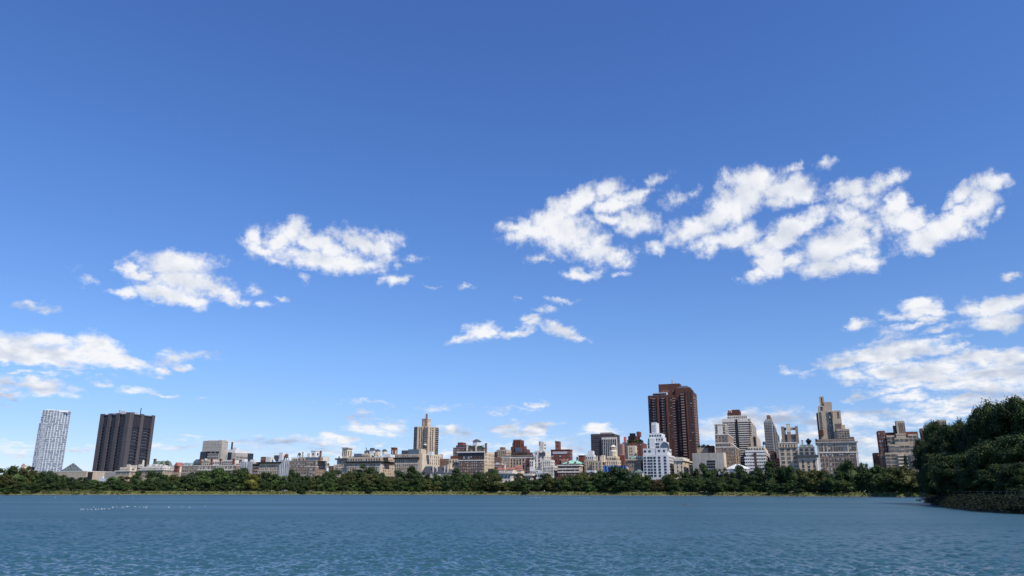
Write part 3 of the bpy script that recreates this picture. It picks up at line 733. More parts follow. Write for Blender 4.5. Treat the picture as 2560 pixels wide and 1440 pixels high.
b = Bld('apartment_building', 'small brick house with white bands left of the first grey netting', 'building', 4, 598)
t = b.tier(590, 612, 1159, 'redbrick', dep=14, cap='parapet', capm='pale', win=W_(5, 7.5, mix=(2,1,0,2,1))); b.ubox(598, 604, 1150, 1159, 'slate', 'penthouse'); b.ubox(605, 612, 1148, 1159, 'white', 'penthouse'); b.done()
def netted(u, uL, uR, v, label, uS=None):
    b = Bld('netted_building', label, 'building', -1, u)
    x1, z = b.fp(uR, v, 0); x0, _ = b.fp(uL, v, 0)
    n = 16; V = []; F = []
    for i in range(n + 1):
        for j in range(13):
            V.append((x0 + (x1-x0)*i/n, .5 * math.sin(i*2.1) * rng.uniform(.4, 1) - .2, z * j / 12 + (rng.uniform(-.4,.3) if j == 12 else 0)))
    for i in range(n):
        for j in range(12): k = i*13+j; F.append((k, k+13, k+14, k+1))
    b.part(MB().box(x0, x1, .8, 14, -1.5, z - .6), 'wall', M['grey']); o = obj('netting', V, F, M['net'], b.root)
    mb = MB()
    for i in range(5): xx = x0 + (x1-x0)*i/4; mb.box(xx-.1, xx+.1, -.5, -.3, 0, z + 1.2)
    b.part(mb, 'scaffold_pole', M['tankmetal']) ; b.done(); return b
netted(618, 601, 632, 1154, 'building wrapped in pale grey scaffold netting, right of the red and cream block')
b = Bld('apartment_building', 'narrow red brick house between the grey netting and the black corniced block', 'building', 0, 640)
t = b.tier(631, 647, 1161, 'redbrick', dep=14, cap='cornice', capm='black', win=W_(3, 8, mix=(2,1,0,2,1))); b.band(t, 6, 'pale'); b.ubox(626, 636, 1149, 1160, 'white', 'penthouse'); b.done()
b = Bld('apartment_building', 'cream block with a heavy black cornice and a white roof funnel', 'building', 0, 675)
t = b.tier(646, 702, 1156, 'cream', dep=18, cap='heavy', capm='black', win=W_(13, 8, wf=.5, vb=1196, first=.6, mix=(4,2,0,1,1), frame='tan')); b.band(t, 20, 'pale')
b.tier(652, 666, 1142, 'redbrick', dep=8, sb=5, win=W_(3, 7, rows=1)); b.ubox(665, 677, 1142, 1155, 'pale', 'penthouse')
mb = MB(); x0, z0 = b.fp(684, 1154, 5); x1, z1 = b.fp(700, 1138, 5); xm = (x0+x1)/2
mb.prism([(xm-1,5),(xm+1,5),(xm+1,7),(xm-1,7)], z0, (z0+z1)/2, [(x0,5),(x1,5),(x1,9),(x0,9)]); mb.box(x0, x1, 5, 9, (z0+z1)/2, z1); b.part(mb, 'funnel', M['slate'])
b.ubox(698, 707, 1131, 1155, 'white', 'stair_tower', sb=5); b.done()
netted(712, 700, 724, 1150, 'narrow building wrapped in grey netting under a brown water tank')
b = Bld('apartment_building', 'brown brick block with awnings and a dark tank on its roof terrace', 'building', 0, 745)
t = b.tier(725, 762, 1152, 'taupe', dep=20, cap='parapet', capm='grey', win=W_(9, 7.6, wf=.5, vb=1198, mix=(2,2,0,3,2))); b.band(t, 10, 'grey')
b.tier(729, 745, 1144, 'pale', dep=8, sb=4, win=W_(5, 6, rows=1)); b.tier(746, 762, 1143, 'tan', dep=8, sb=4, zb=t['z']-.4, win=W_(3, 7, rows=1, wf=.6)); b.garden(t, 14, 3.5)
b.tank(717, 1133, 1150, 10, sb=8, m='wood', cone='tile'); b.tank(749, 1131, 1142, 8, sb=6); b.chimney(757.5, 1130, 1144, 2.6, 'grey'); b.done()
b = Bld('apartment_building', 'taupe block with a white roof tower pierced by small arches and a tall brick chimney', 'building', 0, 785)
t = b.tier(762, 790, 1151, 'taupe', uS=818, cap='parapet', capm='grey', win=W_(4, 8, wf=.6, vb=1198, mix=(2,2,1,3,2)), swin=W_(7, 8, wf=.4, vb=1198, mix=(4,2,0,1,1))); b.band(t, 16, 'pale')
b.tier(765, 795, 1143, 'glassblue', dep=8, sb=3); b.tier(795, 808, 1141, 'pale', dep=12, sb=3, zb=t['z']-.4, win=W_(3, 7, rows=1))
t3 = b.tier(778, 789, 1127, 'white', uS=801, sb=6, zb=t['z'], cap='parapet', capm='pale', win=W_(1, 10, wf=.25, hf=.45, rows=1, mix=(1,0,0,0,0), frame='dark'), swin=W_(1, 10, wf=.25, hf=.45, rows=1, mix=(1,0,0,0,0), frame='dark'))
b.ubox(768, 775, 1133, 1143, 'pale', 'penthouse'); b.chimney(802, 1127, 1150, 4, 'brownbrick', sb=3); b.tank(810, 1143, 1152, 9, sb=8, m='glassblue'); b.done()
b = Bld('brick_house', 'small bright red brick house in the gap left of the corniced beige mansion block', 'building', 25, 828)
b.tier(822, 835, 1165, 'redbrick', win=W_(3, 8, mix=(2,1,0,1,0))); b.tank(821, 1157, 1167, 6); b.done()
b = Bld('apartment_building', 'narrow cream house in the gap beside the small red brick house', 'building', 22, 840)
b.tier(834, 848, 1162, 'cream', uS=852, win=W_(3, 8)); b.done()

# big beige pair
b = Bld('apartment_building', 'beige block with a dark cornice carrying a square cream belvedere tower', 'building', 2, 858)
t = b.tier(843, 871, 1147, 'lime', dep=20, cap='heavy', capm='slate', win=W_(5, 7.8, wf=.5, vb=1198, first=.5, mix=(3,2,0,2,2))); b.band(t, 22, 'pale')
t2 = b.tier(856, 869, 1119, 'cream', uS=881, sb=4, cap='cornice', capm='pale', win=W_(3, 17, wf=.4, hf=.6, rows=1, mix=(1,1,0,0,0), frame='tan'), swin=W_(2, 17, wf=.3, hf=.6, rows=1, frame='tan', mix=(1,1,0,0,0)))
b.chimney(848, 1141, 1147, 2.5, 'slate', sb=2); b.done()
b = Bld('apartment_building', 'wide beige block with a black cornice and a row of small white roof pavilions', 'building', 0, 930)
t = b.tier(869, 953, 1142, 'lime', uS=989, win=W_(13, 8.2, wf=.5, vb=1200, first=.3, rows=1, mix=(3,3,1,1,1)), swin=W_(8, 8.2, wf=.4, first=.3, rows=1, mix=(3,2,0,1,1)))
z = t['z'] - 11 / b.px; mb = MB(); mb.box(t['x0']-1.4, t['x1']+1.4, -1.4, .2, z-1.6, z); mb.box(t['x1']-.2, t['x1']+1.4, .21, t['y1'], z-1.59, z-.01); b.part(mb, 'cornice', M['black'])
tt = dict(t, z=z - 1.2); b.windows(tt, 'f', n=13, pitch=8, wf=.42, vb=1202, mix=(3,2,0,2,3)); b.windows(tt, 's', n=8, pitch=7.2, wf=.42, vb=1205, mix=(2,2,0,2,4)); b.band(t, 25, 'pale')
mb = MB(); mb.box(t['x1'] - 1.2, t['x1'] + .28, -.28, 1.2, 0, z - 1.6); b.part(mb, 'corner_quoin', M['pale'])
t2 = b.tier(885, 902, 1134, 'glassblue', dep=8, sb=5); t3 = b.tier(904, 926, 1135, 'cream', dep=8, sb=5, zb=t['z']-.4, win=W_(6, 6, rows=1, wf=.6))
for u_, w_, v_, m_ in ((915, 9, 1129, 'cream'), (929, 11, 1125, 'white'), (941, 6, 1127, 'cream'), (958, 5, 1127, 'pale')):
    q = b.ubox(u_ - w_/2, u_ + w_/2, v_, 1137, m_, 'pavilion', sb=8, dep=6); mb = MB(); mb.hip(q['x0']-.5, q['x1']+.5, 7.5, 14.5, q['z']+.02, q['z']+1.8); mb.build('pavilion_roof', M['slate'], q['o'])
b.tier(925, 933, 1120, 'slate', dep=3, sb=9, zb=t['z']); b.chimney(916, 1119, 1136, 1.6, 'copperdk', sb=8); b.tier(958, 976, 1136, 'white', dep=10, sb=3, zb=t['z']-.4, win=W_(3, 7, wf=.5, rows=1, mix=(1,0,0,0,0))); b.garden(t, 20, 3); b.done()
b = Bld('brick_tower', 'small red brick tower with cream arches rising behind the wide beige block', 'building', 60, 985, v=1130)
t = b.tier(978, 986, 1119, 'redbrick', uS=994, cap='band', capm='brownbrick', win=W_(1, 14, wf=.4, hf=.6, rows=1, mix=(0,0,0,0,1)), swin=W_(1, 14, wf=.4, hf=.6, rows=1, mix=(0,0,0,0,1))); b.done()
b = Bld('apartment_building', 'beige corner block with a taller slab end, dark roof greenhouse and a water tank', 'building', 0, 1030)
t = b.tier(988, 1046, 1135, 'lime', dep=24, uS=1096)
z = t['z'] - 8.5/b.px; mb = MB(); mb.box(t['x0']-1.4, t['x1']+1.4, -1.4, .2, z-1.6, z); b.part(mb, 'cornice', M['black'])
b.windows(t, 'f', n=14, pitch=7, wf=.5, rows=1, first=.1, mix=(2,2,1,2,1)); b.windows(dict(t, z=z-1), 'f', n=12, pitch=9, wf=.45, hf=.6, vb=1200, mix=(5,2,0,1,1)); b.band(t, 25, 'pale')
t2 = b.tier(1047, 1053, 1122, 'lime', uS=1066, sb=0, zb=-1.5); b.windows(dict(t2), 's', n=3, pitch=9, wf=.25, vb=1180, first=.9, mix=(2,1,0,1,1))
t4 = b.tier(1053, 1056, 1133, 'cream', uS=1104, zb=-1.5); b.windows(dict(t4, y0=t2['y1']), 's', n=7, pitch=8.3, wf=.3, vb=1170, mix=(3,2,0,1,1)) 
b.tier(1004, 1020, 1126, 'slate', dep=8, sb=4, zb=t['z']-.4); b.tier(1020, 1045, 1123, 'glassblue', dep=8, sb=4, zb=t['z']-.4)
b.tank(1063, 1109, 1122, 9, sb=10, m='wood', cone='white'); b.ubox(1070, 1080, 1129, 1135, 'white', 'penthouse', sb=8); b.done()

# octagonal residential tower
b = Bld('residential_tower', 'tall beige faceted apartment tower with a round stair crown and a thin chimney', 'building', 75, 1066, v=1100, ang=R(-27.5))
xa, z = b.fp(1035, 1066, 0); xb, _ = b.fp(1097, 1066, 0); W2 = (xb - xa); cx = (xa+xb)/2
c = W2 * .14; D = W2 * .62
plan = [(xa, 8), (xa + c, 2), (cx - c*.7, 1), (cx - c*.45, -2.0), (cx + c*.45, -2.0), (cx + c*.7, 1), (xb - c, 4), (xb, 10), (xb, D), (xb - c, D + 6), (xa + c, D + 6), (xa, D)]
b.part(MB().prism(plan, -1.5, z), 'wall', M['tan'])
def facade(p, q, n, pitch, wf, hf, z, vb, mix, frame='dark', wide=False, rows=30, cols=None, first=.3):
    L = math.hypot(q[0]-p[0], q[1]-p[1]); a = math.atan2(q[1]-p[1], q[0]-p[0]); pm = pitch / b.px
    for r in range(rows):
        zz = z - (r + 1 + first) * pm + pm * (1-hf) * .5
        if zz < (1230 - vb)/b.px: break
        for cc in (cols or [(i+.5)/n for i in range(n)]):
            k = rng.choices((0,1,2,3,4), mix)[0]
            b.wins.append((wmesh(k, frame, wide), Matrix.Translation((p[0]+(q[0]-p[0])*cc, p[1]+(q[1]-p[1])*cc, zz)) @ Matrix.Rotation(a, 4, 'Z') @ Matrix.Diagonal((L/n*wf, 1.3, pm*hf, 1))))
for i, (n_, wf_, wd, cl) in enumerate(((1, .8, True, None), (4, .55, False, (.38, .68)), (1, .01, False, ()), (1, .95, True, None), (1, .01, False, ()), (4, .6, False, (.3, .62)), (1, .9, True, None), (1, .9, True, None))):
    if cl == (): continue
    facade(plan[i], plan[i+1], n_, 5.05, wf_, .62, z, 1150, (5,2,2,1,0), wide=wd, cols=cl)
mb = MB(); px_ = lambda u, v, y=10: b.fp(u, v, y)
x0, zt = px_(1055, 1046); x1, _ = px_(1077, 1046); rr = (x1-x0)/2; xm = (x0+x1)/2
mb.cyl(xm, 14, rr, z - .2, zt, rr*.98, 10); b.part(mb, 'crown', M['tan'])
mb = MB(); mb.cyl(xm, 14, rr*1.05, zt - .8, zt - .02, rr*1.05, 10); mb.cyl(xm, 14, rr*1.02, z + (zt-z)*.42, z + (zt-z)*.48, rr*1.02, 10); b.part(mb, 'crown_band', M['pale'])
x0, zc = px_(1064.5, 1034, 6); x1, _ = px_(1069.5, 1034, 6); b.part(MB().box(x0, x1, 14 - rr - .8, 14 - rr + 2.5, z, zt + 1), 'flue', M['brownbrick']); b.part(MB().cyl((x0+x1)/2, 14 - rr + .6, (x1-x0)/2, zt, zc, None, 12), 'chimney', M['brownbrick'])
b.done()

# behind the gap
b = Bld('apartment_building', 'dark brown brick block in the gap right of the faceted tower', 'building', 40, 1110)
t = b.tier(1098, 1124, 1147, 'brownbrick', dep=16, win=W_(6, 7, wf=.35, mix=(3,1,0,1,0))); b.ubox(1099, 1102, 1136, 1147, 'pinkbrick', 'penthouse'); b.done()
b = Bld('apartment_building', 'small cream house with a balcony beside the grey brick block with the white roof box', 'building', 14, 1133)
t = b.tier(1122, 1145, 1147, 'cream', dep=12, win=W_(3, 8, wf=.35, vb=1168, mix=(3,1,0,1,0), frame='tan')); b.ubox(1134, 1142, 1155, 1157, 'slate', 'awning', sb=-1.2, dep=1.5); b.ubox(1118, 1126, 1161, 1175, 'cream', 'wing', sb=-3, dep=4)
b.tier(1126, 1146, 1140, 'redbrick', sb=9, dep=10, zb=-1.5); b.done()
b = Bld('mansard_mansion', 'slate roofed mansion with steep mansards and white dormer chimneys among the trees', 'building', -4, 1085)
t = b.tier(1052, 1103, 1183, 'pale', dep=16, win=W_(10, 10, vb=1196)); t_ = t
for u0_, u1_, v_ in ((1055, 1080, 1166), (1086, 1108, 1166), (1110, 1122, 1172)):
    x0, z0 = b.fp(u0_ - 3, 1184, 0); x1, _ = b.fp(u1_ + 3, 1184, 0); _, z1 = b.fp(u1_, v_, 0)
    b.part(MB().hip(x0, x1, -.2, 13, z0, z1, 3.2), 'roof', M['slate'])
for u_ in (1083, 1093, 1112, 1120): b.chimney(u_, 1163, 1184, 2.2, 'pale', sb=1)
b.ubox(1064, 1078, 1164, 1167, 'copper', 'roof_ridge', sb=5, dep=2); b.tier(1106, 1123, 1183, 'pale', dep=14, zb=-1.5); b.done()
b = Bld('apartment_building', 'stepped red brown brick block with a red roof house left of the white roof box', 'building', 60, 1150)
t = b.tier(1133, 1166, 1119, 'brownbrick', dep=20, cap='band', capm='pinkbrick', win=W_(6, 6.5, wf=.5, vb=1160, mix=(3,1,1,1,0))); b.band(t, 9, 'pinkbrick'); b.tier(1140, 1166, 1113, 'slate', dep=12, sb=4); b.tier(1144, 1157, 1106, 'redbrick', uS=1165, sb=5); b.done()

b = Bld('apartment_building', 'big brown brick block with a dark top arcade and a white box on its roof', 'building', 0, 1190)
t = b.tier(1146, 1211, 1129, 'brownbrick', uS=1236)
b.part(MB().box(t['x1'] - .05, t['x1'] + .12, .2, t['y1'], -1, t['z'] - .05), 'side_wall', M['cream'])
b.part(MB().box(t['x0'] - 1.2, t['x1'] + .6, -1.2, .1, t['z'] - .9, t['z'] + .4), 'cornice', M['pale'])
b.part(MB().box(t['x0'] - .3, t['x1'] - .2, -.35, .1, t['z'] - 9/b.px, t['z'] - .95), 'attic_band', M['slate'])
b.windows(dict(t, z=t['z'] - 10/b.px), 'f', n=11, pitch=10, wf=.55, hf=.7, first=0, rows=1, mix=(3,1,1,1,1), frame='dark'); b.band(t, 22, 'pale', 1.0, .5, side=False)
b.windows(dict(t, z=t['z'] - 23/b.px), 'f', n=12, pitch=7.6, wf=.4, first=0, vb=1200, mix=(2,2,0,2,4)); ts = dict(t, x1=t['x1']+.12)
b.windows(ts, 's', n=7, pitch=8.6, wf=.34, vb=1200, first=.4, mix=(3,2,0,2,2), frame='tan')
t2 = b.tier(1160, 1206, 1120, 'taupe', dep=12, sb=3, win=W_(8, 7, rows=1, wf=.6)); b.hiproof(t2, 7, 'slate')
b.tier(1182, 1193, 1103, 'white', uS=1201, sb=7, zb=t['z']); mb = MB(); q_ = b.fp(1182, 1103, 7)[0]; q2 = b.fp(1193, 1103, 7)[0]
mb.hip(q_ - .6, q2 + .6, 6.6, 18, b.last, b.last + 2.2); b.part(mb, 'roof', M['slate'])
for u_, v_, w_, m_ in ((1168, 1112, 3.5, 'cream'), (1190, 1111, 3, 'cream'), (1215, 1108, 4.5, 'brownbrick')): b.chimney(u_, v_, 1128, w_, m_, sb=2)
b.garden(t2, 22, 5); b.garden(t, 16, 4); b.done()

# jumble between 1236 and 1335
b = Bld('apartment_building', 'tan tower house stepped in three brown blocks left of the dark red ribbed tower', 'building', 40, 1252)
t = b.tier(1236, 1241, 1130, 'darkbrown', dep=8); b.tier(1243, 1266, 1124, 'tan', dep=14, sb=1, zb=-1.5, win=W_(5, 7, wf=.4, rows=2)); b.tier(1250, 1259, 1118, 'brownbrick', uS=1264, sb=3); b.garden(t, 4, 3); b.done()
b = Bld('apartment_building', 'plain brown brick house beside the cream side wall of the brown brick block', 'building', 6, 1245)
t = b.tier(1236, 1252, 1143, 'brownbrick', dep=14, win=W_(2, 9, wf=.25, mix=(3,1,0,1,0))); b.part(MB().box(t['x0']+2, t['x1']-2, -.3, .1, t['z']-7, t['z']-5.4), 'sign_band', M['white']); b.tier(1236, 1254, 1160, 'redbrick', dep=6, sb=-6, zb=-1.5, win=W_(5, 7, rows=1, mix=(0,0,0,1,1)), cap='parapet', capm='pale'); b.done()
b = Bld('apartment_building', 'long beige block with planted pergolas in front of the dark red ribbed tower', 'building', 8, 1300)
t = b.tier(1252, 1275, 1143, 'lime', dep=14, cap='parapet', capm='pale', win=W_(5, 7.6, wf=.45, mix=(2,2,1,2,1))); t2 = b.tier(1275, 1335, 1143, 'tan', dep=14, zb=-1.5, sb=1, cap='parapet', capm='pale', win=W_(8, 8, wf=.4, mix=(4,1,0,1,0), frame='brown'))
mb = MB()
for i in range(26): xx = t['x0'] + (t2['x1']-t['x0'])*i/25; mb.box(xx-.1, xx+.1, 3, 3.2, t['z'], t['z']+4.2)
mb.box(t['x0'], t2['x1'], 3, 6, t['z']+4, t['z']+4.3); b.part(mb, 'pergola', M['wood']); b.tier(1258, 1330, 1138, 'grey', dep=6, sb=7, zb=t['z']-.4, win=W_(14, 5, rows=1, wf=.6, mix=(3,1,1,0,0)))
b.ubox(1316, 1324, 1146, 1163, 'darkbrown', 'bay', sb=-1.5, dep=2); b.tier(1324, 1334, 1150, 'white', dep=5, sb=-4, zb=-1.5, win=W_(2, 7, rows=2)); b.chimney(1286, 1133, 1143, 3, 'tan'); b.garden(t2, 12, 3); b.done()
b = Bld('ribbed_tower', 'dark red brick tower with vertical ribs stepping down in terraces', 'building', 70, 1300, v=1130)
t = b.tier(1278, 1318, 1130, 'darkbrown', dep=18, win=W_(9, 6, wf=.5, vb=1150, mix=(4,1,2,0,0), frame='dark')); t0 = t
t = b.tier(1284, 1302, 1100, 'darkbrown', uS=1310, sb=3, zb=t['z']-1); b.tier(1281, 1284, 1107, 'darkbrown', dep=10, sb=3, zb=t0['z']-1); b.tier(1277, 1284, 1117, 'darkbrown', dep=12, sb=2, zb=t0['z']-1)
for i in range(5): xx = t['x0'] + (t['x1']-t['x0'])*(i+.1)/4.3; b.part(MB().box(xx-.5, xx+.5, t['y0']-.9, t['y0']+.1, t0['z'], t['z']+.6), 'rib', M['redbrick'])
b.windows(t, 'f', n=4, pitch=20, wf=.35, hf=.7, rows=1, mix=(1,0,0,0,0), frame='dark'); b.windows(t, 's', n=4, pitch=20, wf=.35, hf=.7, rows=1, mix=(1,0,0,0,0), frame='dark')
b.tier(1302, 1310, 1115, 'redbrick', dep=9, sb=2, uS=1317, zb=t0['z']-1); b.tier(1309, 1318, 1123, 'redbrick', uS=1325, sb=1, zb=-1.5, win=W_(3, 7, wf=.6, rows=3, mix=(3,1,2,0,0))); b.tier(1288, 1304, 1119, 'glassblue', dep=5, sb=.5, zb=t0['z']-1); b.done()
b = Bld('apartment_building', 'off white stepped block with a tall plain lift tower and many small windows', 'building', 8, 1365)
t = b.tier(1334, 1362, 1137, 'pale', dep=14, uS=1378, win=W_(3, 8, wf=.4, vb=1172, mix=(4,1,0,1,0)), swin=W_(4, 7.5, wf=.35, mix=(4,1,0,1,0), vb=1172))
b.tier(1337, 1352, 1127, 'pale', dep=12, sb=2, uS=1374, win=W_(2, 8, wf=.3, rows=1)); b.tier(1347, 1359, 1105, 'pale', uS=1365, sb=5, swin=W_(1, 8.5, wf=.4, hf=.35, rows=2, mix=(1,0,0,0,0), frame='tan')); b.chimney(1350, 1103, 1106, 3, 'grey')
b.ubox(1348, 1362, 1131, 1136, 'slate', 'awning', sb=-.6, dep=2); b.tier(1352, 1376, 1150, 'pale', uS=1387, sb=-4, zb=-1.5, win=W_(5, 7.5, wf=.3, mix=(4,1,0,0,0)), swin=W_(3, 7.5, wf=.35, mix=(4,1,0,0,0)))
b.tier(1362, 1384, 1164, 'pale', uS=1394, sb=-8, zb=-1.5, win=W_(6, 7.5, wf=.35, mix=(4,1,0,0,0)), swin=W_(3, 7.5, wf=.35, mix=(4,1,0,0,0))); b.done()
b = Bld('apartment_building', 'red brick block with a tall red lift tower, left of the green copper roof', 'building', 55, 1400)
t = b.tier(1377, 1424, 1124, 'redbrick', dep=18, uS=1431, cap='band', capm='redbrick', win=W_(5, 9, wf=.35, hf=.45, vb=1160, mix=(2,1,0,2,1)), swin=W_(2, 9, wf=.35, hf=.45)); b.tier(1388, 1397, 1103, 'redbrick', uS=1402, sb=5, win=W_(2, 10, wf=.25, hf=.3, rows=2, mix=(0,0,0,0,1))); b.chimney(1389, 1102, 1105, 2, 'slate')
b.part(MB().box(t['x0']+2, t['x1']-3, -.3, .1, t['z']-4.2, t['z']-1.8), 'attic_band', M['tankmetal']); b.ubox(1403, 1418, 1148, 1165, 'pinkbrick', 'annex', sb=-3); b.done()

# mansions at the front
b = Bld('mansion', 'cream stone mansion with a bold cornice and red tiled hip roofs, low among the trees', 'building', -22, 1290)
t = b.tier(1246, 1277, 1181, 'pale', uS=1316, cap='heavy', capm='pale', dep=20)
b.windows(dict(t), 'f', n=4, pitch=12, wf=.3, hf=.55, first=.45, vb=1218, mix=(3,1,0,0,0), cols=(.3, .62, .9)); b.windows(dict(t), 's', n=8, pitch=12, wf=.3, hf=.5, first=.45, vb=1218, mix=(1,1,0,1,1), frame='tan'); b.band(t, 27, 'cream', 1.0, .6)
for u0_, u1_, v0_, v1_, sb_ in ((1238, 1262, 1180, 1168, 6), (1264, 1284, 1179, 1168, 7), (1283, 1300, 1176, 1163, 20), (1290, 1304, 1180, 1171, 12)):
    x0, z0 = b.fp(u0_, (v0_+v1_)/2, sb_); x1, _ = b.fp(u1_, v0_, sb_); _, z1 = b.fp(u1_, v1_, sb_)
    b.part(MB().box(x0+.5, x1-.5, sb_+.5, sb_+9, t['z']-.5, z0), 'attic', M['cream']); b.part(MB().hip(x0, x1, sb_, sb_+10, z0, z1, 3), 'roof', M['tile'])
b.chimney(1262, 1161, 1178, 4, 'cream', sb=8); b.done()
b = Bld('townhouse', 'narrow cream townhouse with a bay front, right of the mansion with red tiled roofs', 'building', -14, 1325)
t = b.tier(1314, 1327, 1186, 'cream', uS=1343, cap='heavy', capm='pale', swin=W_(5, 9, wf=.3, vb=1214, first=.6), win=W_(2, 9, vb=1210, first=.6)); b.done()
for (uL, uR, v, uS, sb_, m_, lab) in ((1307, 1328, 1166, 1336, 12, 'white', 'low white terrace house with awnings behind the mansion with red tiled roofs'), (1326, 1350, 1176, 1358, 4, 'pale', 'low off white terrace with a flat roof left of the off white stepped block'), (1340, 1362, 1182, 1376, -8, 'white', 'white rooftop terrace just above the trees under the off white stepped block')):
    b = Bld('townhouse', lab, 'building', sb_, (uL+uR)/2); t = b.tier(uL, uR, v, m_, uS=uS, cap='parapet', capm='white', win=W_(5, 8, wf=.5, mix=(4,1,2,0,0), frame='dark'), swin=W_(4, 8, wf=.5)); b.ubox(uL+3, uR-4, v-5, v, 'pale', 'penthouse', sb=5); b.garden(t, 6, 3); b.done()
b = Bld('red_brick_institute', 'red brick building with white bands under a pale green copper hip roof', 'building', 0, 1430)
t = b.tier(1395, 1448, 1163, 'redbrick', uS=1467, cap='cornice', capm='pale')
b.part(MB().box(t['x1']-.05, t['x1']+.12, .2, t['y1'], -1, t['z']-.1), 'side_wall', M['cream'])
for dv in (9, 17): b.band(t, dv, 'pale', 1.3, .5, side=False)
b.windows(dict(t), 'f', n=7, pitch=9, wf=.4, hf=.4, first=.15, vb=1195, mix=(2,1,0,1,2)); b.windows(dict(t, x1=t['x1']+.12), 's', n=7, pitch=8.5, wf=.4, vb=1195, mix=(3,1,0,1,1), frame='tan')
t2 = b.tier(1400, 1448, 1159, 'slate', dep=10, sb=2, uS=1466, roof=False)
mb = MB(); mb.hip(b.fp(1404,1158,2)[0], t2['x1']+.5, 2, t2['y1'], t2['z']+.02, t2['z'] + 9/b.px, 7); b.part(mb, 'roof', M['copper'])
for u_ in (1420, 1438): b.chimney(u_, 1154, 1162, 4, 'brownbrick', sb=1.5)
b.done()
b = Bld('apartment_building', 'small brick tank house with a white cone roof, right above the green copper roof', 'building', 45, 1452)
t = b.tier(1446, 1459, 1138, 'redbrick', dep=8); b.hiproof(t, 4, 'white'); b.tank(1443, 1141, 1152, 5); b.done()
b = Bld('apartment_building', 'beige block topped by a boxy white penthouse tower, left of the dark grey office tower', 'building', 10, 1475)
t = b.tier(1461, 1482, 1150, 'tan', dep=14, uS=1487, win=W_(4, 8, wf=.35, vb=1186)); b.tier(1464, 1484, 1137, 'white', dep=10, sb=2, uS=1490, win=W_(4, 9, wf=.4, hf=.5, rows=1, mix=(1,1,0,0,0)), swin=W_(2, 9, wf=.3, rows=1)); b.tier(1469, 1482, 1127, 'white', dep=8, sb=3, uS=1486); b.done()
b = Bld('apartment_building', 'tan block with a row of parapet chimneys in front of the dark grey office tower', 'building', 6, 1495)
t = b.tier(1480, 1504, 1152, 'tan', dep=14, uS=1512, win=W_(3, 8, wf=.3, vb=1190, mix=(4,1,0,0,0)), swin=W_(2, 8, wf=.3)); b.chimney(1492, 1140, 1152, 4, 'cream', sb=2); b.chimney(1501, 1140, 1152, 3, 'cream', sb=2); b.ubox(1503, 1510, 1138, 1152, 'cream', 'penthouse', sb=3); b.garden(t, 8, 3); b.done()
b = Bld('townhouse', 'low white townhouse between the green copper roof and the blue netting', 'building', -14, 1478)
t = b.tier(1466, 1486, 1176, 'white', dep=10, uS=1492, win=W_(4, 8, wf=.4, mix=(1,1,0,1,0))); b.done()

# dark grey office tower
b = Bld('office_tower', 'wide dark grey office tower with a cream ribbed bay on its right half', 'building', 190, 1512, v=1110)
t = b.tier(1477, 1535, 1084, 'corten', uS=1549, dep=30); b.px = 1994/b.o.y; fl = 6.2
for r in range(11): b.band(t, 3 + r*5.2, 'cortenp', 1.6, .15, name='floor_band')
b.windows(t, 'f', n=6, pitch=10.4, wf=.8, hf=.35, first=.5, vb=1150, mix=(6,2,0,1,0), frame='dark', wide=True, x=(.02, .38))
x0, zz = b.fp(1504, 1094, -2); x1, _ = b.fp(1541, 1094, -2); y1 = 14
b.part(MB().box(x0, x1, -2, 1, -1.5, zz), 'bay', M['pale'])
for i in range(8):
    for r in range(6):
        xx = x0 + (x1-x0)*(i+.5)/8; w_ = (x1-x0)/8*.6; z1 = zz - 2 - r*8.6/b.px
        b.wins.append((wmesh(0, 'dark', False), Matrix.Translation((xx, -2, z1 - 7.4/b.px)) @ Matrix.Diagonal((w_, 1.2, 7/b.px, 1))))
b.tier(1500, 1530, 1081, 'grey', dep=8, sb=6, zb=t['z']-.3); b.done()
b = Bld('church_like_block', 'cream block with a stepped round cupola and a pointed white roof', 'building', 12, 1530)
t = b.tier(1511, 1544, 1150, 'cream', uS=1556, win=W_(6, 8, wf=.3, vb=1176, mix=(2,2,0,1,0), frame='tan'), swin=W_(3, 8, wf=.3, frame='tan'))
b.tier(1517, 1540, 1140, 'cream', uS=1549, sb=3, win=W_(4, 8, wf=.4, rows=1, frame='tan'), swin=W_(2, 8, wf=.3, rows=1, frame='tan')); x, z = b.fp(1533, 1130, 8); _, zb_ = b.fp(1533, 1141, 8); r = 11/b.px
mb = MB(); mb.cyl(x, 9, r*.92, zb_-.4, z, None, 8); b.part(mb, 'drum', M['cream']); mb = MB(); mb.cyl(x, 9, r*1.0, z, z+.8, None, 8); mb.cyl(x, 9, r*.98, z+.82, z+1.6, r*.6, 8); b.part(mb, 'cornice', M['pale'])
_, z2 = b.fp(1533, 1117, 8); _, z3 = b.fp(1533, 1111.5, 8)
for i in range(8): a = i*math.pi/4; b.part(MB().cyl(x + r*.55*math.cos(a), 9 + r*.55*math.sin(a), .45, z+1.5, z2, None, 6), 'column', M['cream'])
b.part(MB().cyl(x, 9, r*.4, z+1.4, z2, None, 8), 'lantern_core', M['brownbrick']); b.part(MB().cyl(x, 9, r*.78, z2, z3, .1, 8), 'roof', M['white']); b.garden(t, 8, 3); b.done()
b = Bld('apartment_building', 'narrow pink brick building squeezed right of the dark grey office tower', 'building', 150, 1552); t = b.tier(1547, 1556, 1109, 'pinkbrick', dep=12, win=W_(3, 6, wf=.4, vb=1140)); b.tier(1546, 1560, 1138, 'redbrick', dep=8, sb=-5, zb=-1.5); b.done()
b = Bld('apartment_building', 'slim blue glass tower with a red and white panel on top', 'building', 160, 1562, v=1120)
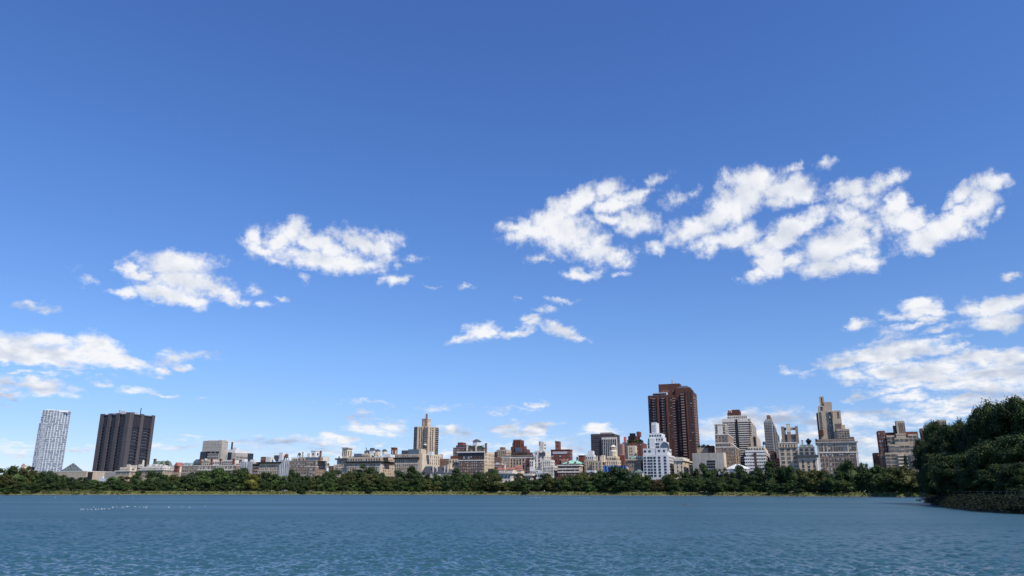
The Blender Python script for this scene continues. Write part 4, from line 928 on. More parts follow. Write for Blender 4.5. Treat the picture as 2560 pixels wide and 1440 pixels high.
t = b.tier(1556, 1570, 1106, 'glassblue', dep=12, win=W_(3, 6, wf=.6, vb=1140, mix=(2,1,2,1,0), frame='white')); b.tier(1559, 1564, 1092, 'pink', dep=4, sb=2); b.tier(1564, 1567.5, 1092, 'white', dep=4, sb=2, zb=t['z']-2); b.done()
b = Bld('apartment_building', 'red brick block overgrown with roof terrace plants behind the cream slab house', 'building', 40, 1592, v=1120)
t = b.tier(1569, 1606, 1107, 'redbrick', dep=18, uS=1617, win=W_(4, 7, wf=.3, vb=1140)); b.tier(1570, 1594, 1090, 'redbrick', dep=10, sb=5, uS=1600); b.tier(1591, 1599, 1079, 'redbrick', uS=1603, sb=6, dep=6)
mb = MB(); x0, z0 = b.fp(1575, 1106, 3); x1, z1 = b.fp(1588, 1086, 3)
for xx in (x0, x1, (x0+x1)/2): mb.box(xx-.2, xx+.2, 3, 3.4, z0, z1)
mb.box(x0, x1, 3, 4.5, z1-.4, z1); mb.box(x0, x1, 3.1, 4.4, (z0+z1)/2, (z0+z1)/2+5); b.part(mb, 'roof_frame', M['black']); b.garden(t, 40, 6); b.done()
b = Bld('slab_house', 'blank cream slab house with a single column of windows', 'building', 22, 1580)
b.tier(1569, 1588, 1114, 'cream', dep=10, uS=1592, win=W_(3, 8, wf=.3, vb=1150, mix=(4,1,0,0,0), cols=(.3, .55), frame='tan')); b.done()
b = Bld('apartment_building', 'tan corniced block right beside the white setback tower', 'building', 2, 1588)
t = b.tier(1567, 1602, 1149, 'taupe', dep=14, uS=1610, cap='cornice', capm='lime', win=W_(6, 8.5, wf=.45, vb=1175, mix=(4,1,0,1,0), frame='tan')); t2 = b.tier(1574, 1604, 1140, 'pale', dep=8, sb=5, win=W_(6, 6, rows=1)); b.garden(t, 8, 3); b.ubox(1577, 1584, 1140, 1147, 'copper', 'dome', sb=3, dep=3); b.done()
b = Bld('netted_building', 'house wrapped in bright blue scaffold netting behind the waterside trees', 'building', -6, 1540)
x0, z = b.fp(1508, 1164, 0); x1, _ = b.fp(1566, 1164, 0); b.part(MB().box(x0, x1, .8, 12, -1.5, z-1), 'wall', M['tan']); V = []; F = []
for i in range(25):
    for j in range(9): V.append((x0+(x1-x0)*i/24, -.2 + .5*math.sin(i*1.9+j*.6), (z + rng.uniform(-1.0,.6)*(j == 8))*j/8))
for i in range(24):
    for j in range(8): k = i*9+j; F.append((k, k+9, k+10, k+1))
obj('netting', V, F, M['bluenet'], b.root); xr, zr = b.fp(1578, 1178, -2); b.part(MB().prism([(x1-.5,-1),(xr,-1),(xr,7),(x1-.5,7)], -1.5, zr, [(x1-.5,-1),(xr-3,-1),(xr-3,7),(x1-.5,7)]), 'netted_wing', M['bluenet']); b.done()
b = Bld('townhouse', 'small townhouse with a pale green roof between the blue netting and the white setback tower', 'building', -8, 1596)
t = b.tier(1586, 1606, 1181, 'pale', dep=10, win=W_(5, 8, rows=1)); b.hiproof(t, 8, 'copperdk'); b.tank(1612, 1172, 1180, 5); b.done()

# white setback tower
b = Bld('setback_tower', 'bright white setback apartment tower with rows of dark windows and an arched window', 'building', -4, 1645)
wm = (5, 2, 3, 0, 0); b.px = 1994/b.o.y
t = b.tier(1607, 1671, 1137, 'white', uS=1687, win=W_(8, 7.7, wf=.62, hf=.5, vb=1200, mix=wm, frame='dark', cols=(.08,.22,.33,.46,.64,.86)), swin=W_(6, 7.7, wf=.34, hf=.5, vb=1198, mix=wm, frame='dark'))
t = b.tier(1607.5, 1640, 1121, 'white', dep=12, sb=1, win=W_(4, 8, wf=.6, hf=.5, mix=wm, frame='dark', cols=(.16,.5)))
t = b.tier(1639, 1667, 1120, 'white', uS=1678, sb=.6, zb=t['z0'], win=W_(4, 7.7, wf=.6, hf=.5, mix=wm, frame='dark', cols=(.3,.75)), swin=W_(3, 7.7, wf=.4, hf=.5, mix=wm, frame='dark'))
t = b.tier(1618, 1662, 1103, 'white', uS=1672, sb=3, zb=t['z']-3, win=W_(5, 8, wf=.5, hf=.45, mix=wm, frame='dark', cols=(.1,.5,.62)))
mb = MB(); xa, za_ = b.fp(1662, 1115, 2.4)
a_ = [(xa + 3.6*math.cos(q), za_ + 3.6*math.sin(q)) for q in [math.pi*i/10 for i in range(11)]]; k = len(mb.v)
mb.v += [(x_, 2.7, z_) for x_, z_ in a_] + [(x_, 4.2, z_) for x_, z_ in a_] + [(xa+3.6, 2.7, za_-4), (xa-3.6, 2.7, za_-4)]; mb.f += [tuple(range(10, -1, -1)), (0, 11+1-1, 12, 10) if False else (0, 10, 23, 22)]; mb.mi += [0, 0]
for o_, d_ in ((0, 0),): b.part(mb, 'arched_window', WG[2])
t = b.tier(1619, 1658, 1092, 'white', uS=1665, sb=4, win=W_(6, 8, wf=.45, hf=.45, rows=1, mix=wm, frame='dark')); t = b.tier(1622, 1654, 1083, 'white', uS=1662, sb=5, win=W_(5, 7, wf=.5, hf=.4, rows=1, mix=wm, frame='dark')); 
t = b.tier(1628, 1640.5, 1056, 'white', uS=1647, sb=7, dep=9); b.part(MB().box(t['x0']+.9, t['x1']-.9, t['y0']-.12, t['y0']+.1, t['z0']+2, t['z']-2.2), 'louvre', M['tankmetal'])
b.part(MB().box(b.fp(1622,1090,1)[0], b.fp(1636,1090,1)[0], 2.4, 8, b.last*0 + (1230-1128)/b.px, (1230-1092)/b.px), 'centre_shaft', M['white']); b.done()

# big brown balcony tower
b = Bld('balcony_tower', 'tallest dark brown brick tower with stacks of balconies and a plain brick roof house', 'building', 200, 1680, v=1080)
x0, z = b.fp(1619, 989, 0); x1, _ = b.fp(1688, 989, 0); x2, _ = b.fp(1735, 985, 4); b.px = 1994/b.o.y
y1 = 34; z = z
b.part(MB().box(x0, x2 - 6, 3, y1, -1.5, z), 'core', M['darkbrown'])
fl = 3.0; nf = int(z / 3.05)
W3 = x2 - x0
stacks = [(.00, .10, 0), (.10, .22, 1), (.22, .30, 0), (.30, .42, 1), (.42, .54, 0), (.54, .62, 1), (.62, .70, 2), (.72, .84, 1), (.84, .99, 0)]
proj = [1.0, -1.5, 0.2, -1.8, -.4, 1.4, 2.6, -3.2, -4.4]
bal = bpy.data.meshes.new('balcony'); q = MB(); q.box(-.5, .5, -1.5, .2, 0, .09); q.m = 1; q.box(-.5, .5, -1.5, -1.42, .09, .36); q.m = 2; q.box(-.42, .42, -.02, .1, .12, .88)
bal.from_pydata(q.v, [], q.f); [bal.materials.append(k) for k in (M['pinkbrick'], M['taupe'], WG[0])]; bal.polygons.foreach_set('material_index', q.mi); bal.update()
for (a, c_, kd), pj in zip(stacks, proj):
    xa_, xb_ = x0 + W3*a, x0 + W3*c_; ztop = z + (4 if pj < -3 else 0)
    w_ = b.part(MB().box(xa_, xb_, pj + 4 * (a > .7) * 0, 6, -1.5, ztop - (3 if kd == 1 else 0)), 'wall_bay', M['darkbrown'])
    for r in range(nf):
        zz = ztop - 5 - r * 3.05
        if zz < 18: break
        if kd == 1: b.rep('balcony', bal, Matrix.Translation(((xa_+xb_)/2 - .8, pj, zz)) @ Matrix.Diagonal(((xb_-xa_)*.62, 1, 3.05, 1)))
        if kd == 0: 
            for c2 in (.3, .72): b.wins.append((wmesh(rng.choices((0,1,2,3), (6,2,1,1))[0], 'brown', False), Matrix.Translation((xa_+(xb_-xa_)*c2, pj, zz+.6)) @ Matrix.Diagonal(((xb_-xa_)*.26, 1, 1.7, 1))))
        if kd == 2: b.wins.append((wmesh(rng.choices((0,1,2,3), (5,2,2,3))[0], 'brown', False), Matrix.Translation(((xa_+xb_)/2, pj, zz+.6)) @ Matrix.Diagonal(((xb_-xa_)*.45, 1, 1.6, 1))))
for f_ in (.21, .41, .835): xx = x0 + W3*f_; b.part(MB().box(xx, xx+1.8, -5.2, 3, -1.5, z - 2), 'rib', M['towerbrick'])
x3, _ = b.fp(1738, 990, 20); b.part(MB().box(x2 - 7, x2 - .2, -3.6, 30, -1.5, z + 2.5), 'side_wing', M['towerbrick'])
for r in range(nf):
    for yy in (3, 13):
        b.rep('balcony', bal, Matrix.Translation((x2 - .2, yy, z - 6 - r*3.05)) @ Matrix.Rotation(math.pi/2, 4, 'Z') @ Matrix.Diagonal((5, 1, 3.05, 1))) if z - 6 - r*3.05 > 18 else None
xa_, zt = b.fp(1646, 961, 8); xb_, _ = b.fp(1699, 959, 8); ph = b.part(MB().box(xa_, xb_, 8, 22, z - 1, zt), 'roof_house', M['towerbrick'])
# small raised sign too far off to read: short strokes of letters
mb = MB(); xl_ = xa_ + 3.2; zl = zt - 9.6
for i, st_ in enumerate(('Nn', 'll', 'H', 'Fn', 'lo', 'Z', 'o')):
    x_ = xl_ + i * 2.1 - (0 if i < 6 else -.8)
    if i != 5: mb.box(x_, x_+.45, 7.75, 8.05, zl, zl + (2.4 if i % 2 else 1.8))
    mb.box(x_+.46, x_+1.3, 7.75, 8.05, zl + .9 * (i % 3), zl + .9 * (i % 3) + .5)
mb.build('lettering', M['pinkbrick'], ph)
xw = b.fp(1689, 985, 6)[0]; xe = b.fp(1727, 985, 6)[0]; b.part(MB().box(xw, xe, 5, 20, z, z + 8), 'roof_house', M['towerbrick']); b.part(MB().hip(xw+1, xe, 5, 20, z+8.02, z+11, 5), 'roof', M['slate'])
b.part(MB().box(x0 + W3*.1, x0 + W3*.42, 4, 9, z, z + 3.4), 'penthouse_glazing', M['palegrey']); b.part(MB().box(x0 + W3*.1, x0 + W3*.4, 3.7, 4, z+.6, z + 2.6), 'penthouse_glass', M['dkglass'])
mb = MB(); k = b.fp(1680, 955, 10); mb.box(k[0]-1, k[0]+1, 10, 12, zt, zt+5); mb.box(k[0]+3, k[0]+4.4, 10, 12, zt, zt+2.6); b.part(mb, 'flue', M['tankmetal']); b.done()

b = Bld('apartment_building', 'cream palazzo style block between the white setback tower and the blank stone block', 'building', 0, 1700)
t = b.tier(1684, 1707, 1150, 'cream', uS=1729, cap='cornice', capm='pale', win=W_(3, 9.5, wf=.28, hf=.5, vb=1186, mix=(3,1,0,1,0), cols=(.4, .85), frame='tan'), swin=W_(6, 8.5, wf=.35, vb=1190, mix=(1,1,0,1,3), frame='tan')); t2 = b.tier(1686, 1706, 1143, 'pale', dep=8, sb=4, uS=1723); b.garden(t, 14, 3); b.done()
b = Bld('stone_block', 'wide blank grey stone block with three horizontal slits, nearly windowless', 'building', -2, 1770)
t = b.tier(1730, 1808, 1132, 'concrete', uS=1816, dep=18)
for dv in range(3, 60, 3): b.band(t, dv, 'grey', .12, .03, name='joint', side=False)
for v_ in (1151, 1158, 1165): b.ubox(1767, 1788, v_, v_+1.3, 'black', 'slit', sb=-.2, dep=.8)
b.part(MB().box(t['x1']-.5, t['x1']+.4, 3, t['y1']-1, 0, t['z']+.5), 'side_pier', M['cream']); b.done()
b = Bld('apartment_building', 'low brick houses with roof planting behind the blank grey stone block', 'building', 60, 1765)
t = b.tier(1742, 1770, 1119, 'tan', dep=10); b.garden(t, 26, 6); b.tier(1764, 1784, 1114, 'brownbrick', dep=10, sb=3, zb=-1.5, win=W_(4, 8, rows=2)); b.tank(1773, 1114, 1128, 7, m='tankmetal'); b.ubox(1778, 1785, 1117, 1130, 'redbrick', 'penthouse', sb=1); b.done()

b = Bld('stepped_block', 'taupe brick block stepping down in tiers edged with white stone', 'building', 18, 1815)
wt = dict(frame='white', mix=(4,2,1,1,0))
t = b.tier(1788, 1838, 1117, 'taupe', uS=1849, cap='band', capm='pale', win=W_(8, 8.5, wf=.5, vb=1180, x=(.32, 1), **wt), swin=W_(2, 8.5, **wt)); t1 = t
t = b.tier(1788, 1826, 1107, 'taupe', uS=1838, sb=2, cap='band', capm='pale', win=W_(7, 8, rows=1, wf=.5, **wt)); t = b.tier(1787, 1820, 1086, 'taupe', uS=1833, sb=4, cap='band', capm='pale', win=W_(4, 8, wf=.35, rows=2, **wt))
b.windows(dict(t), 'f', n=3, pitch=14, wf=.6, hf=.75, rows=1, mix=(0,0,1,0,0), cols=(.84,), frame='white'); t = b.tier(1786, 1812, 1060, 'taupe', uS=1820, sb=6, cap='band', capm='pale', win=W_(7, 9, wf=.55, hf=.55, rows=2, first=.9, x=(.5, 1), **wt), swin=W_(2, 9, rows=2, first=.9, wf=.5, **wt))
b.windows(dict(t), 'f', n=5, pitch=8, wf=.5, hf=.5, first=.9, rows=3, cols=(.28,), **wt); mb = MB(); mb.box(t['x0']+2.2, t['x0']+7, t['y0']-.3, t['y0']+.1, t['z']-15, t['z']-1.2)
b.part(mb, 'stone_panel', M['pale']); b.windows(dict(t, y0=t['y0']-.32), 'f', n=6, pitch=6, wf=.5, hf=.55, first=.5, rows=3, cols=(.24,), **wt)
for dv in (6, 13, 20): b.band(dict(t), dv, 'pale', .45, .14)
b.done()
b = Bld('striped_tower', 'dark brown tower striped with white floor bands, a brown box and round tank on top', 'building', 110, 1848, v=1100)
t = b.tier(1806, 1876, 1047, 'darkbrown', uS=1888, dep=24); b.px = 1994/b.o.y; p = 5.65
xs = [t['x0'], t['x0']+(t['x1']-t['x0'])*.42, t['x0']+(t['x1']-t['x0'])*.52, t['x1']]
b.part(MB().box(xs[0]+.2, xs[1], -1.6, .2, -1.5, t['z']-.1), 'bay', M['brownbrick']); b.part(MB().box(xs[2]+.8, xs[3]-2.5, -1.6, .2, -1.5, t['z']-.1), 'bay', M['brownbrick']); b.part(MB().box(xs[2]-1.6, xs[2]+.4, -2.2, .2, -1.5, t['z']-5), 'dark_shaft', M['black'])
for r in range(20):
    zz = t['z'] - (r*p + (0 if r else -1))/b.px
    h_ = .9 if r else 2.6; mb = MB(); mb.box(xs[0], xs[1]+.3, -2.0, .25, zz-h_, zz); mb.box(xs[1]+.31, xs[2]-1.7, -.4, .25, zz-h_, zz); mb.box(xs[2]+.5, xs[3]-2.2, -2.0, .25, zz-h_, zz); mb.box(xs[3]-2.19, xs[3]+.4, -.4, t['y1'], zz-h_, zz); b.part(mb, 'floor_band', M['pale'])
    for cc in (.05, .12, .19, .26, .33, .40, .60, .68, .76, .84, .91):
        if r: b.wins.append((wmesh(rng.choices((0,1,2,3), (7,1,1,1))[0], 'brown', True), Matrix.Translation((xs[0]+(xs[3]-xs[0])*cc, -1.6, zz+.3)) @ Matrix.Diagonal((3.1, .6, 1.5, 1))))
t2 = b.tier(1818, 1868, 1038, 'pale', uS=1874, sb=3, zb=t['z']-.3, win=W_(10, 5, wf=.5, rows=1)); b.tier(1829, 1848, 1024, 'darkbrown', uS=1852, sb=6, zb=t2['z']-.3); b.tier(1818, 1829, 1032, 'darkbrown', sb=6, dep=8, zb=t2['z']-.3); b.tank(1823.5, 1024, 1032, 9, sb=9, m='pinkbrick', cone='white', legs=False); b.done()
b = Bld('apartment_building', 'plain beige tower block tucked right of the striped tower', 'building', 60, 1886, v=1100)
t = b.tier(1875, 1891, 1089, 'tan', uS=1900, dep=12, win=W_(4, 9, wf=.4, rows=1, cols=(.5,), mix=(1,0,0,0,0))); b.part(MB().box(t['x0']+3, t['x0']+5, -.2, .1, t['z']-10, t['z']-1), 'slot', M['black']); b.done()
b = Bld('terraced_block', 'cream banded apartment block stepping back in terraces with awnings and plants', 'building', 2, 1893)
t = b.tier(1862, 1914, 1143, 'pale', uS=1927, win=W_(9, 8, wf=.55, vb=1180, mix=(4,2,1,1,0))); b.band(t, .5, 'white', 1.2, .4); b.band(t, 9, 'white', 1.1, .4); b.band(t, 17, 'white', 1.1, .4); b.band(t, 25, 'white', 1.1, .4)
t2 = b.tier(1864, 1912, 1126, 'cream', uS=1922, sb=3, win=W_(8, 8, wf=.6, mix=(5,1,0,0,0))); b.band(t2, 1.5, 'white', 1.6, .4); b.band(t2, 9, 'white', 1.6, .4); t3 = b.tier(1869, 1910, 1116, 'cream', uS=1919, sb=6, win=W_(6, 7, wf=.4, rows=1, mix=(4,1,0,0,0))); b.garden(t2, 16, 3); b.garden(t, 16, 3); b.ubox(1884, 1890, 1130, 1185, 'darkbrown', 'recess_shade_strip', sb=-.5, dep=3) ; b.tank(1910, 1103, 1116, 8, sb=9, m='slate', cone='slate'); b.done()  # dark brown box on the front stands in for a recess in shade
# slim balcony tower
b = Bld('balcony_tower', 'slim grey tower of zigzag balconies with a small stepped brown cap', 'building', 210, 1926, v=1100)
t = b.tier(1909, 1929, 1053, 'slim', uS=1944, dep=18); b.px = 1994/b.o.y; q = MB(); q.box(-.5, .5, -1.3, .2, 0, .1); q.m = 1; q.box(-.5, .5, -1.3, -1.2, .1, .42); q.m = 2; q.box(-.44, .44, -.05, .1, .12, .95)
zb_ = bpy.data.meshes.new('balcony'); zb_.from_pydata(q.v, [], q.f); [zb_.materials.append(k) for k in (M['grey'], M['slim'], WG[0])]; zb_.polygons.foreach_set('material_index', q.mi); zb_.update()
for r in range(24):
    zz = t['z'] - 2 - (r+1)*4.2/b.px
    for cc in (.1, .36, .62, .88): b.rep('balcony', zb_, Matrix.Translation((t['x0']+(t['x1']-t['x0'])*cc, 0, zz)) @ Matrix.Rotation(.25, 4, 'Z') @ Matrix.Diagonal(((t['x1']-t['x0'])*.25, 1, 4/b.px, 1)))
    for cc in (.2, .5, .8): b.rep('balcony', zb_, Matrix.Translation((t['x1'], t['y0']+(t['y1']-t['y0'])*cc, zz)) @ Matrix.Rotation(math.pi/2, 4, 'Z') @ Matrix.Diagonal(((t['y1']-t['y0'])*.22, 1, 4/b.px, 1)))
b.tier(1912, 1930, 1048, 'grey', uS=1939, sb=2); b.tier(1916, 1925, 1038, 'brownbrick', uS=1930, sb=4); b.done()
b = Bld('apartment_building', 'dark red brick houses between the terraced block and the columned penthouse block', 'building', 30, 1938)
t = b.tier(1924, 1936, 1128, 'darkbrown', dep=12, uS=1941, win=W_(3, 8)); b.tier(1936, 1948, 1146, 'redbrick', dep=12, sb=-4, zb=-1.5, win=W_(3, 8)); b.done()

b = Bld('apartment_building', 'pale stone block crowned by a penthouse with tall brown columns', 'building', 0, 1970)
t = b.tier(1945, 1992, 1106, 'lime', dep=16, uS=1996, cap='band', capm='pale'); b.windows(t, 'f', n=6, pitch=11, wf=.35, hf=.55, first=.25, rows=1, mix=(1,0,0,0,0), frame='tan', x=(.05,.95)); b.part(MB().box(t['x0']-.8, t['x1']+.3, -.8, .1, t['z']-12.5/b.px, t['z']-11.5/b.px), 'cornice', M['grey'])
b.windows(dict(t, z=t['z']-13/b.px), 'f', n=5, pitch=10.7, wf=.8, hf=.5, first=0, vb=1190, mix=(3,1,3,0,0), frame='white', cols=(.2, .52, .83), wide=True)
ph = [(1952, 1960, 1066, 3), (1965, 1974.5, 1060, 2), (1987, 1994, 1065, 3)]
for a_, c_, v_, sb_ in ph: b.tier(a_, c_, v_, 'taupe', dep=5, sb=sb_, zb=t['z']-.3, name='column', roof=False)
b.tier(1964.5, 1975, 1061.5, 'pale', dep=6, sb=1.8, zb=b.last-5, name='column_cap'); b.tier(1953, 1994, 1097, 'glassblue', dep=8, sb=4, zb=t['z']-.3, win=W_(6, 7, rows=1, mix=(2,1,2,0,0))); b.tier(1955, 1994, 1086, 'taupe', dep=9, sb=5, win=W_(5, 9, wf=.5, rows=1, mix=(1,1,2,1,0)), cap='band', capm='pale')
for a_, c_ in ((1961, 1963), (1981, 1982.5)): b.tier(a_, c_, 1068, 'black', dep=2, sb=7, zb=b.last-1, name='pipe', roof=False)
b.part(MB().box(b.fp(1960,1068,5)[0], b.fp(1988,1068,5)[0], 5.2, 8, b.fp(1970,1072,5)[1]-1, b.fp(1970,1069,5)[1]), 'beam', M['taupe']); b.done()

b = Bld('mansard_mansion', 'stone mansion block with a steep grey green mansard full of tall dormers', 'building', -2, 2018)
t = b.tier(1996, 2041, 1139, 'lime', dep=18, cap='heavy', capm='slate'); b.windows(t, 'f', n=4, pitch=11, wf=.42, hf=.6, first=.9, vb=1192, mix=(4,2,0,1,0), frame='dark', cols=(.22, .53, .84)); b.band(t, 8, 'pale', .8, .4)
_, zt = b.fp(2040, 1111, 1); mb = MB(); mb.hip(t['x0'], t['x1'], .4, 17, t['z']+.2, zt, 2.0); rf = b.part(mb, 'roof', M['copperdk'])
for i in range(3):
    xx = t['x0'] + (t['x1']-t['x0'])*(.2+.3*i); mb = MB(); mb.m = 0; mb.box(xx-2, xx+2, -.3, 3, t['z'], t['z']+(zt-t['z'])*.75); mb.gable(xx-2.2, xx+2.2, -.5, 3, t['z']+(zt-t['z'])*.75, zt-.2); mb.m = 1
    for zz in (.1, .42): mb.box(xx-1.3, xx+1.3, -.45, 0, t['z']+(zt-t['z'])*zz, t['z']+(zt-t['z'])*(zz+.24))
    mb.build('dormer', [M['grey'], WG[1]], rf)
x, z1 = b.fp(2020, 1095, 6); _, z2 = b.fp(2020, 1102, 6); _, z3 = b.fp(2020, 1110, 6); r = 8.5/b.px
mb = MB(); mb.cyl(x, 7, r*.35, z3-1.5, z3, r*.45, 4); mb.cyl(x, 7, r*.45, z3, z2, r, 5); mb.cyl(x, 7, r, z2, z1, .1, 5); b.part(mb, 'finial_tank', M['black']); b.chimney(2005, 1100, 1112, 4, 'grey', sb=3); b.done()

# large beige building with tower
b = Bld('apartment_building', 'wide taupe brick apartment block with cream stone bands along its top floors', 'building', 0, 2092)
t = b.tier(2041, 2141, 1104, 'taupe', dep=30, uS=2144, cap='cornice', capm='grey')
b.part(MB().box(t['x0']-.15, t['x1']+.15, -.18, .1, t['z']-28/b.px, t['z']), 'stone_front', M['lime'])
ff = dict(t, y0=-.18)
cols = [(.06 + .06*i) for i in range(15)]; cols = [.07,.13,.22,.31,.37,.44,.50,.56,.62,.68,.74,.83,.89,.95]
b.windows(ff, 'f', n=16, pitch=9, wf=.8, hf=.6, first=.35, rows=1, cols=cols, mix=(1,1,4,1,0)); b.windows(dict(ff, z=t['z']-12/b.px), 'f', n=16, pitch=13, wf=.65, hf=.75, first=0, rows=1, cols=cols, mix=(3,2,1,1,0))
b.band(t, 27, 'pale', .9, .5); b.windows(dict(t, z=t['z']-28/b.px), 'f', n=16, pitch=11.7, wf=.6, hf=.55, first=0, cols=cols, vb=1196, mix=(4,2,0,2,1))
for f_ in (0, 1): xx = t['x0'] + (t['x1']-t['x0'])*f_; b.part(MB().box(xx-.3 - (1.2 if f_ else 0), xx+.3+(0 if f_ else 1.2), -.3, .2, -1, t['z']-28/b.px), 'corner_quoin', M['pale'])
t2 = b.tier(2042, 2136, 1097, 'taupe', dep=10, sb=3, win=W_(16, 6, rows=1, wf=.6, mix=(3,1,2,0,0))); b.garden(t, 20, 3); b.tier(2124, 2135, 1092, 'brownbrick', dep=8, sb=3.5, zb=t['z']); b.ubox(2038, 2042, 1097, 1108, 'black', 'flue', sb=1, dep=8); b.done()
b = Bld('residential_tower', 'tall beige setback tower with a lone chimney slab, rising behind the wide taupe block', 'building', 34, 2075, v=1060)
t = b.tier(2044, 2080, 1028, 'tan', dep=16, zb=-1.5); b.px = 1994/b.o.y
b.part(MB().box(t['x0']-1.2, t['x0']-.1, 1, 14, -1.5, t['z']-1), 'side_shade_slab', M['slate'])  # dark slate slab: the shade of this side is put into its colour
b.windows(t, 'f', n=6, pitch=5.6, wf=.85, hf=.55, first=.2, rows=8, cols=(.17,), mix=(3,2,2,1,0), frame='tan', wide=True); b.windows(t, 'f', n=8, pitch=5.6, wf=.55, hf=.75, first=.1, rows=13, cols=(.62,), mix=(2,1,1,1,0), frame='white')
x0, _ = b.fp(2070.5, 1030, 0); x1, zt_ = b.fp(2079, 1030, 0); b.part(MB().box(x0, x1, -.5, .2, -1.5, zt_), 'glass_strip', M['dkglass']); 
for r in range(14): b.wins.append((wmesh(rng.choice((0,2,2,4)), 'dark', False), Matrix.Translation((x0+(x1-x0)*rng.choice((.3,.6)), -.5, zt_ - 2 - (r+1)*5.2/b.px)) @ Matrix.Diagonal(((x1-x0)*.4, .5, 1.8, 1))))
t1 = b.tier(2045, 2079, 1014, 'tan', dep=13, sb=1.5); b.windows(dict(t1), 'f', n=5, pitch=10, wf=.8, hf=.8, rows=1, first=.2, cols=(.25,), mix=(1,0,0,0,0), frame='tan'); b.tier(2060, 2079, 1005, 'tan', dep=10, sb=2.5); b.tier(2048, 2059, 991, 'tan', dep=6, sb=3, zb=t1['z']-.3, name='chimney_slab', roof=False); q = b.fp(2054, 991, 3); b.part(MB().box(q[0]-.7, q[0]+.3, 3.1, 3.6, t1['z'], q[1]-1), 'chimney_shade_strip', M['darkbrown'])  # dark strip on the chimney slab stands in for a shaded recess
t3 = b.tier(2081, 2101, 1026, 'tan', dep=14, sb=2, zb=-1.5, win=W_(3, 6, wf=.6, hf=.5, rows=3, cols=(.68,), mix=(1,2,2,0,0), frame='tan', wide=True)); t4 = b.tier(2081, 2103, 1047, 'tan', dep=9, sb=-3, zb=-1.5)
for i in range(6): xx = t4['x0'] + 1.6 + i*.9; b.part(MB().box(xx, xx+.35, t4['y0']-.25, t4['y0']+.1, t4['z']-13, t4['z']-4), 'rib', M['brownbrick'])
t5 = b.tier(2090, 2112, 1062, 'tan', dep=12, sb=-1, zb=-1.5); t6 = b.tier(2090, 2123, 1072, 'tan', dep=12, sb=-5, zb=-1.5, win=W_(5, 6, wf=.65, hf=.45, first=.4, vb=1098, mix=(2,2,2,1,0), frame='tan', wide=True)); b.ubox(2047, 2058, 1074, 1085, 'darkbrown', 'tank_shed', sb=-3, dep=4); b.done()

# stepped beige block at the right
b = Bld('apartment_building', 'stepped beige block with a ribbed square roof tower, left of the big near trees', 'building', 0, 2250)
wm = dict(wide=True, frame='tan', mix=(3,2,3,1,0))
t = b.tier(2212, 2312, 1131, 'tan', dep=24, win=W_(7, 8.8, wf=.75, hf=.48, first=.2, vb=1200, **wm)); b.px = 1994/b.o.y
t1 = b.tier(2222, 2300, 1110, 'tan', dep=18, sb=1.5, win=W_(6, 8.8, wf=.75, hf=.48, first=.2, **wm)); t2 = b.tier(2236, 2272, 1094, 'tan', dep=14, sb=3, win=W_(3, 8.8, wf=.7, hf=.48, first=.2, **wm)); t2b = b.tier(2270, 2292, 1085, 'tan', dep=12, sb=4, zb=t1['z']-.4, win=W_(2, 8, wf=.7, hf=.5, **wm))
t3 = b.tier(2240, 2264, 1085, 'tan', dep=10, sb=5, zb=t1['z']-.4, cap='band', capm='lime'); t4 = b.tier(2239, 2260, 1052, 'tan', dep=7, sb=6)
for i in range(4): xx = t4['x0'] + 2 + i*1.3; b.part(MB().box(xx, xx+.5, t4['y0']-.25, t4['y0']+.1, t4['z']-14, t4['z']-1.5), 'rib', M['brownbrick'])
b.windows(dict(t4), 'f', n=9, pitch=10, wf=.6, hf=.35, rows=2, first=.8, cols=(.6,), mix=(1,0,0,0,0), frame='dark')
b.tier(2255, 2294, 1079, 'redbrick', dep=10, sb=9, zb=t1['z']); b.tier(2194, 2212, 1077, 'redbrick', dep=14, sb=8, zb=-1.5, win=W_(3, 10, wf=.5, vb=1150, mix=(2,1,2,1,0))); b.tier(2208, 2240, 1081, 'redbrick', dep=10, sb=10, zb=-1.5); b.tier(2216, 2238, 1088, 'tan', dep=8, sb=6, zb=-1.5, win=W_(2, 9, rows=2, wf=.7, **wm)); b.ubox(2232, 2239, 1064, 1080, 'black', 'roof_plant', sb=7, dep=3)
b.tier(2200, 2214, 1135, 'brownbrick', dep=10, sb=2, zb=-1.5, win=W_(2, 9, vb=1180, mix=(3,1,0,0,0)))
mb = MB()
for r in range(8): zz = t['z'] - (r*8.8 + 8)/b.px; mb.box(t['x0']+9, t['x0']+16, -1.4, .1, zz, zz+1.1)
b.part(mb, 'balcony_fronts', M['cream']); b.garden(t1, 12, 4); b.garden(t, 12, 4)
b.part(MB().box(b.fp(2255,1133,-1)[0], b.fp(2276,1133,-1)[0], -1.2, .2, 6, t['z']-3), 'glass_bay', WG[1]); b.done()
b = Bld('apartment_building', 'narrow dark brick building at the left foot of the stepped beige block', 'building', 30, 2190)
t = b.tier(2183, 2198, 1132, 'darkbrown', dep=12, win=W_(3, 7, vb=1170, frame='brown')); b.tier(2190, 2203, 1142, 'brownbrick', dep=8, sb=-5, zb=-1.5); b.done()
b = Bld('apartment_building', 'brown brick block peeping over the left edge of the big near trees', 'building', 20, 2318)
t = b.tier(2303, 2332, 1079, 'brownbrick', dep=16, uS=2334, win=W_(4, 8, vb=1130)); b.tier(2300, 2306, 1071, 'brownbrick', dep=6, sb=1, zb=-1.5); b.tier(2314, 2324, 1069, 'darkbrown', dep=8, sb=4, zb=t['z']-.3); b.done()
b = Bld('apartment_building', 'blue glass gabled tower half hidden by the big near trees', 'building', 60, 2336)
t = b.tier(2325, 2345, 1066, 'glassblue', dep=14); x0, z = b.fp(2326, 1066, 0); b.part(MB().gable(t['x0'], t['x1'], .2, 12, t['z'], t['z']+5), 'roof', M['glassblue']); b.done()
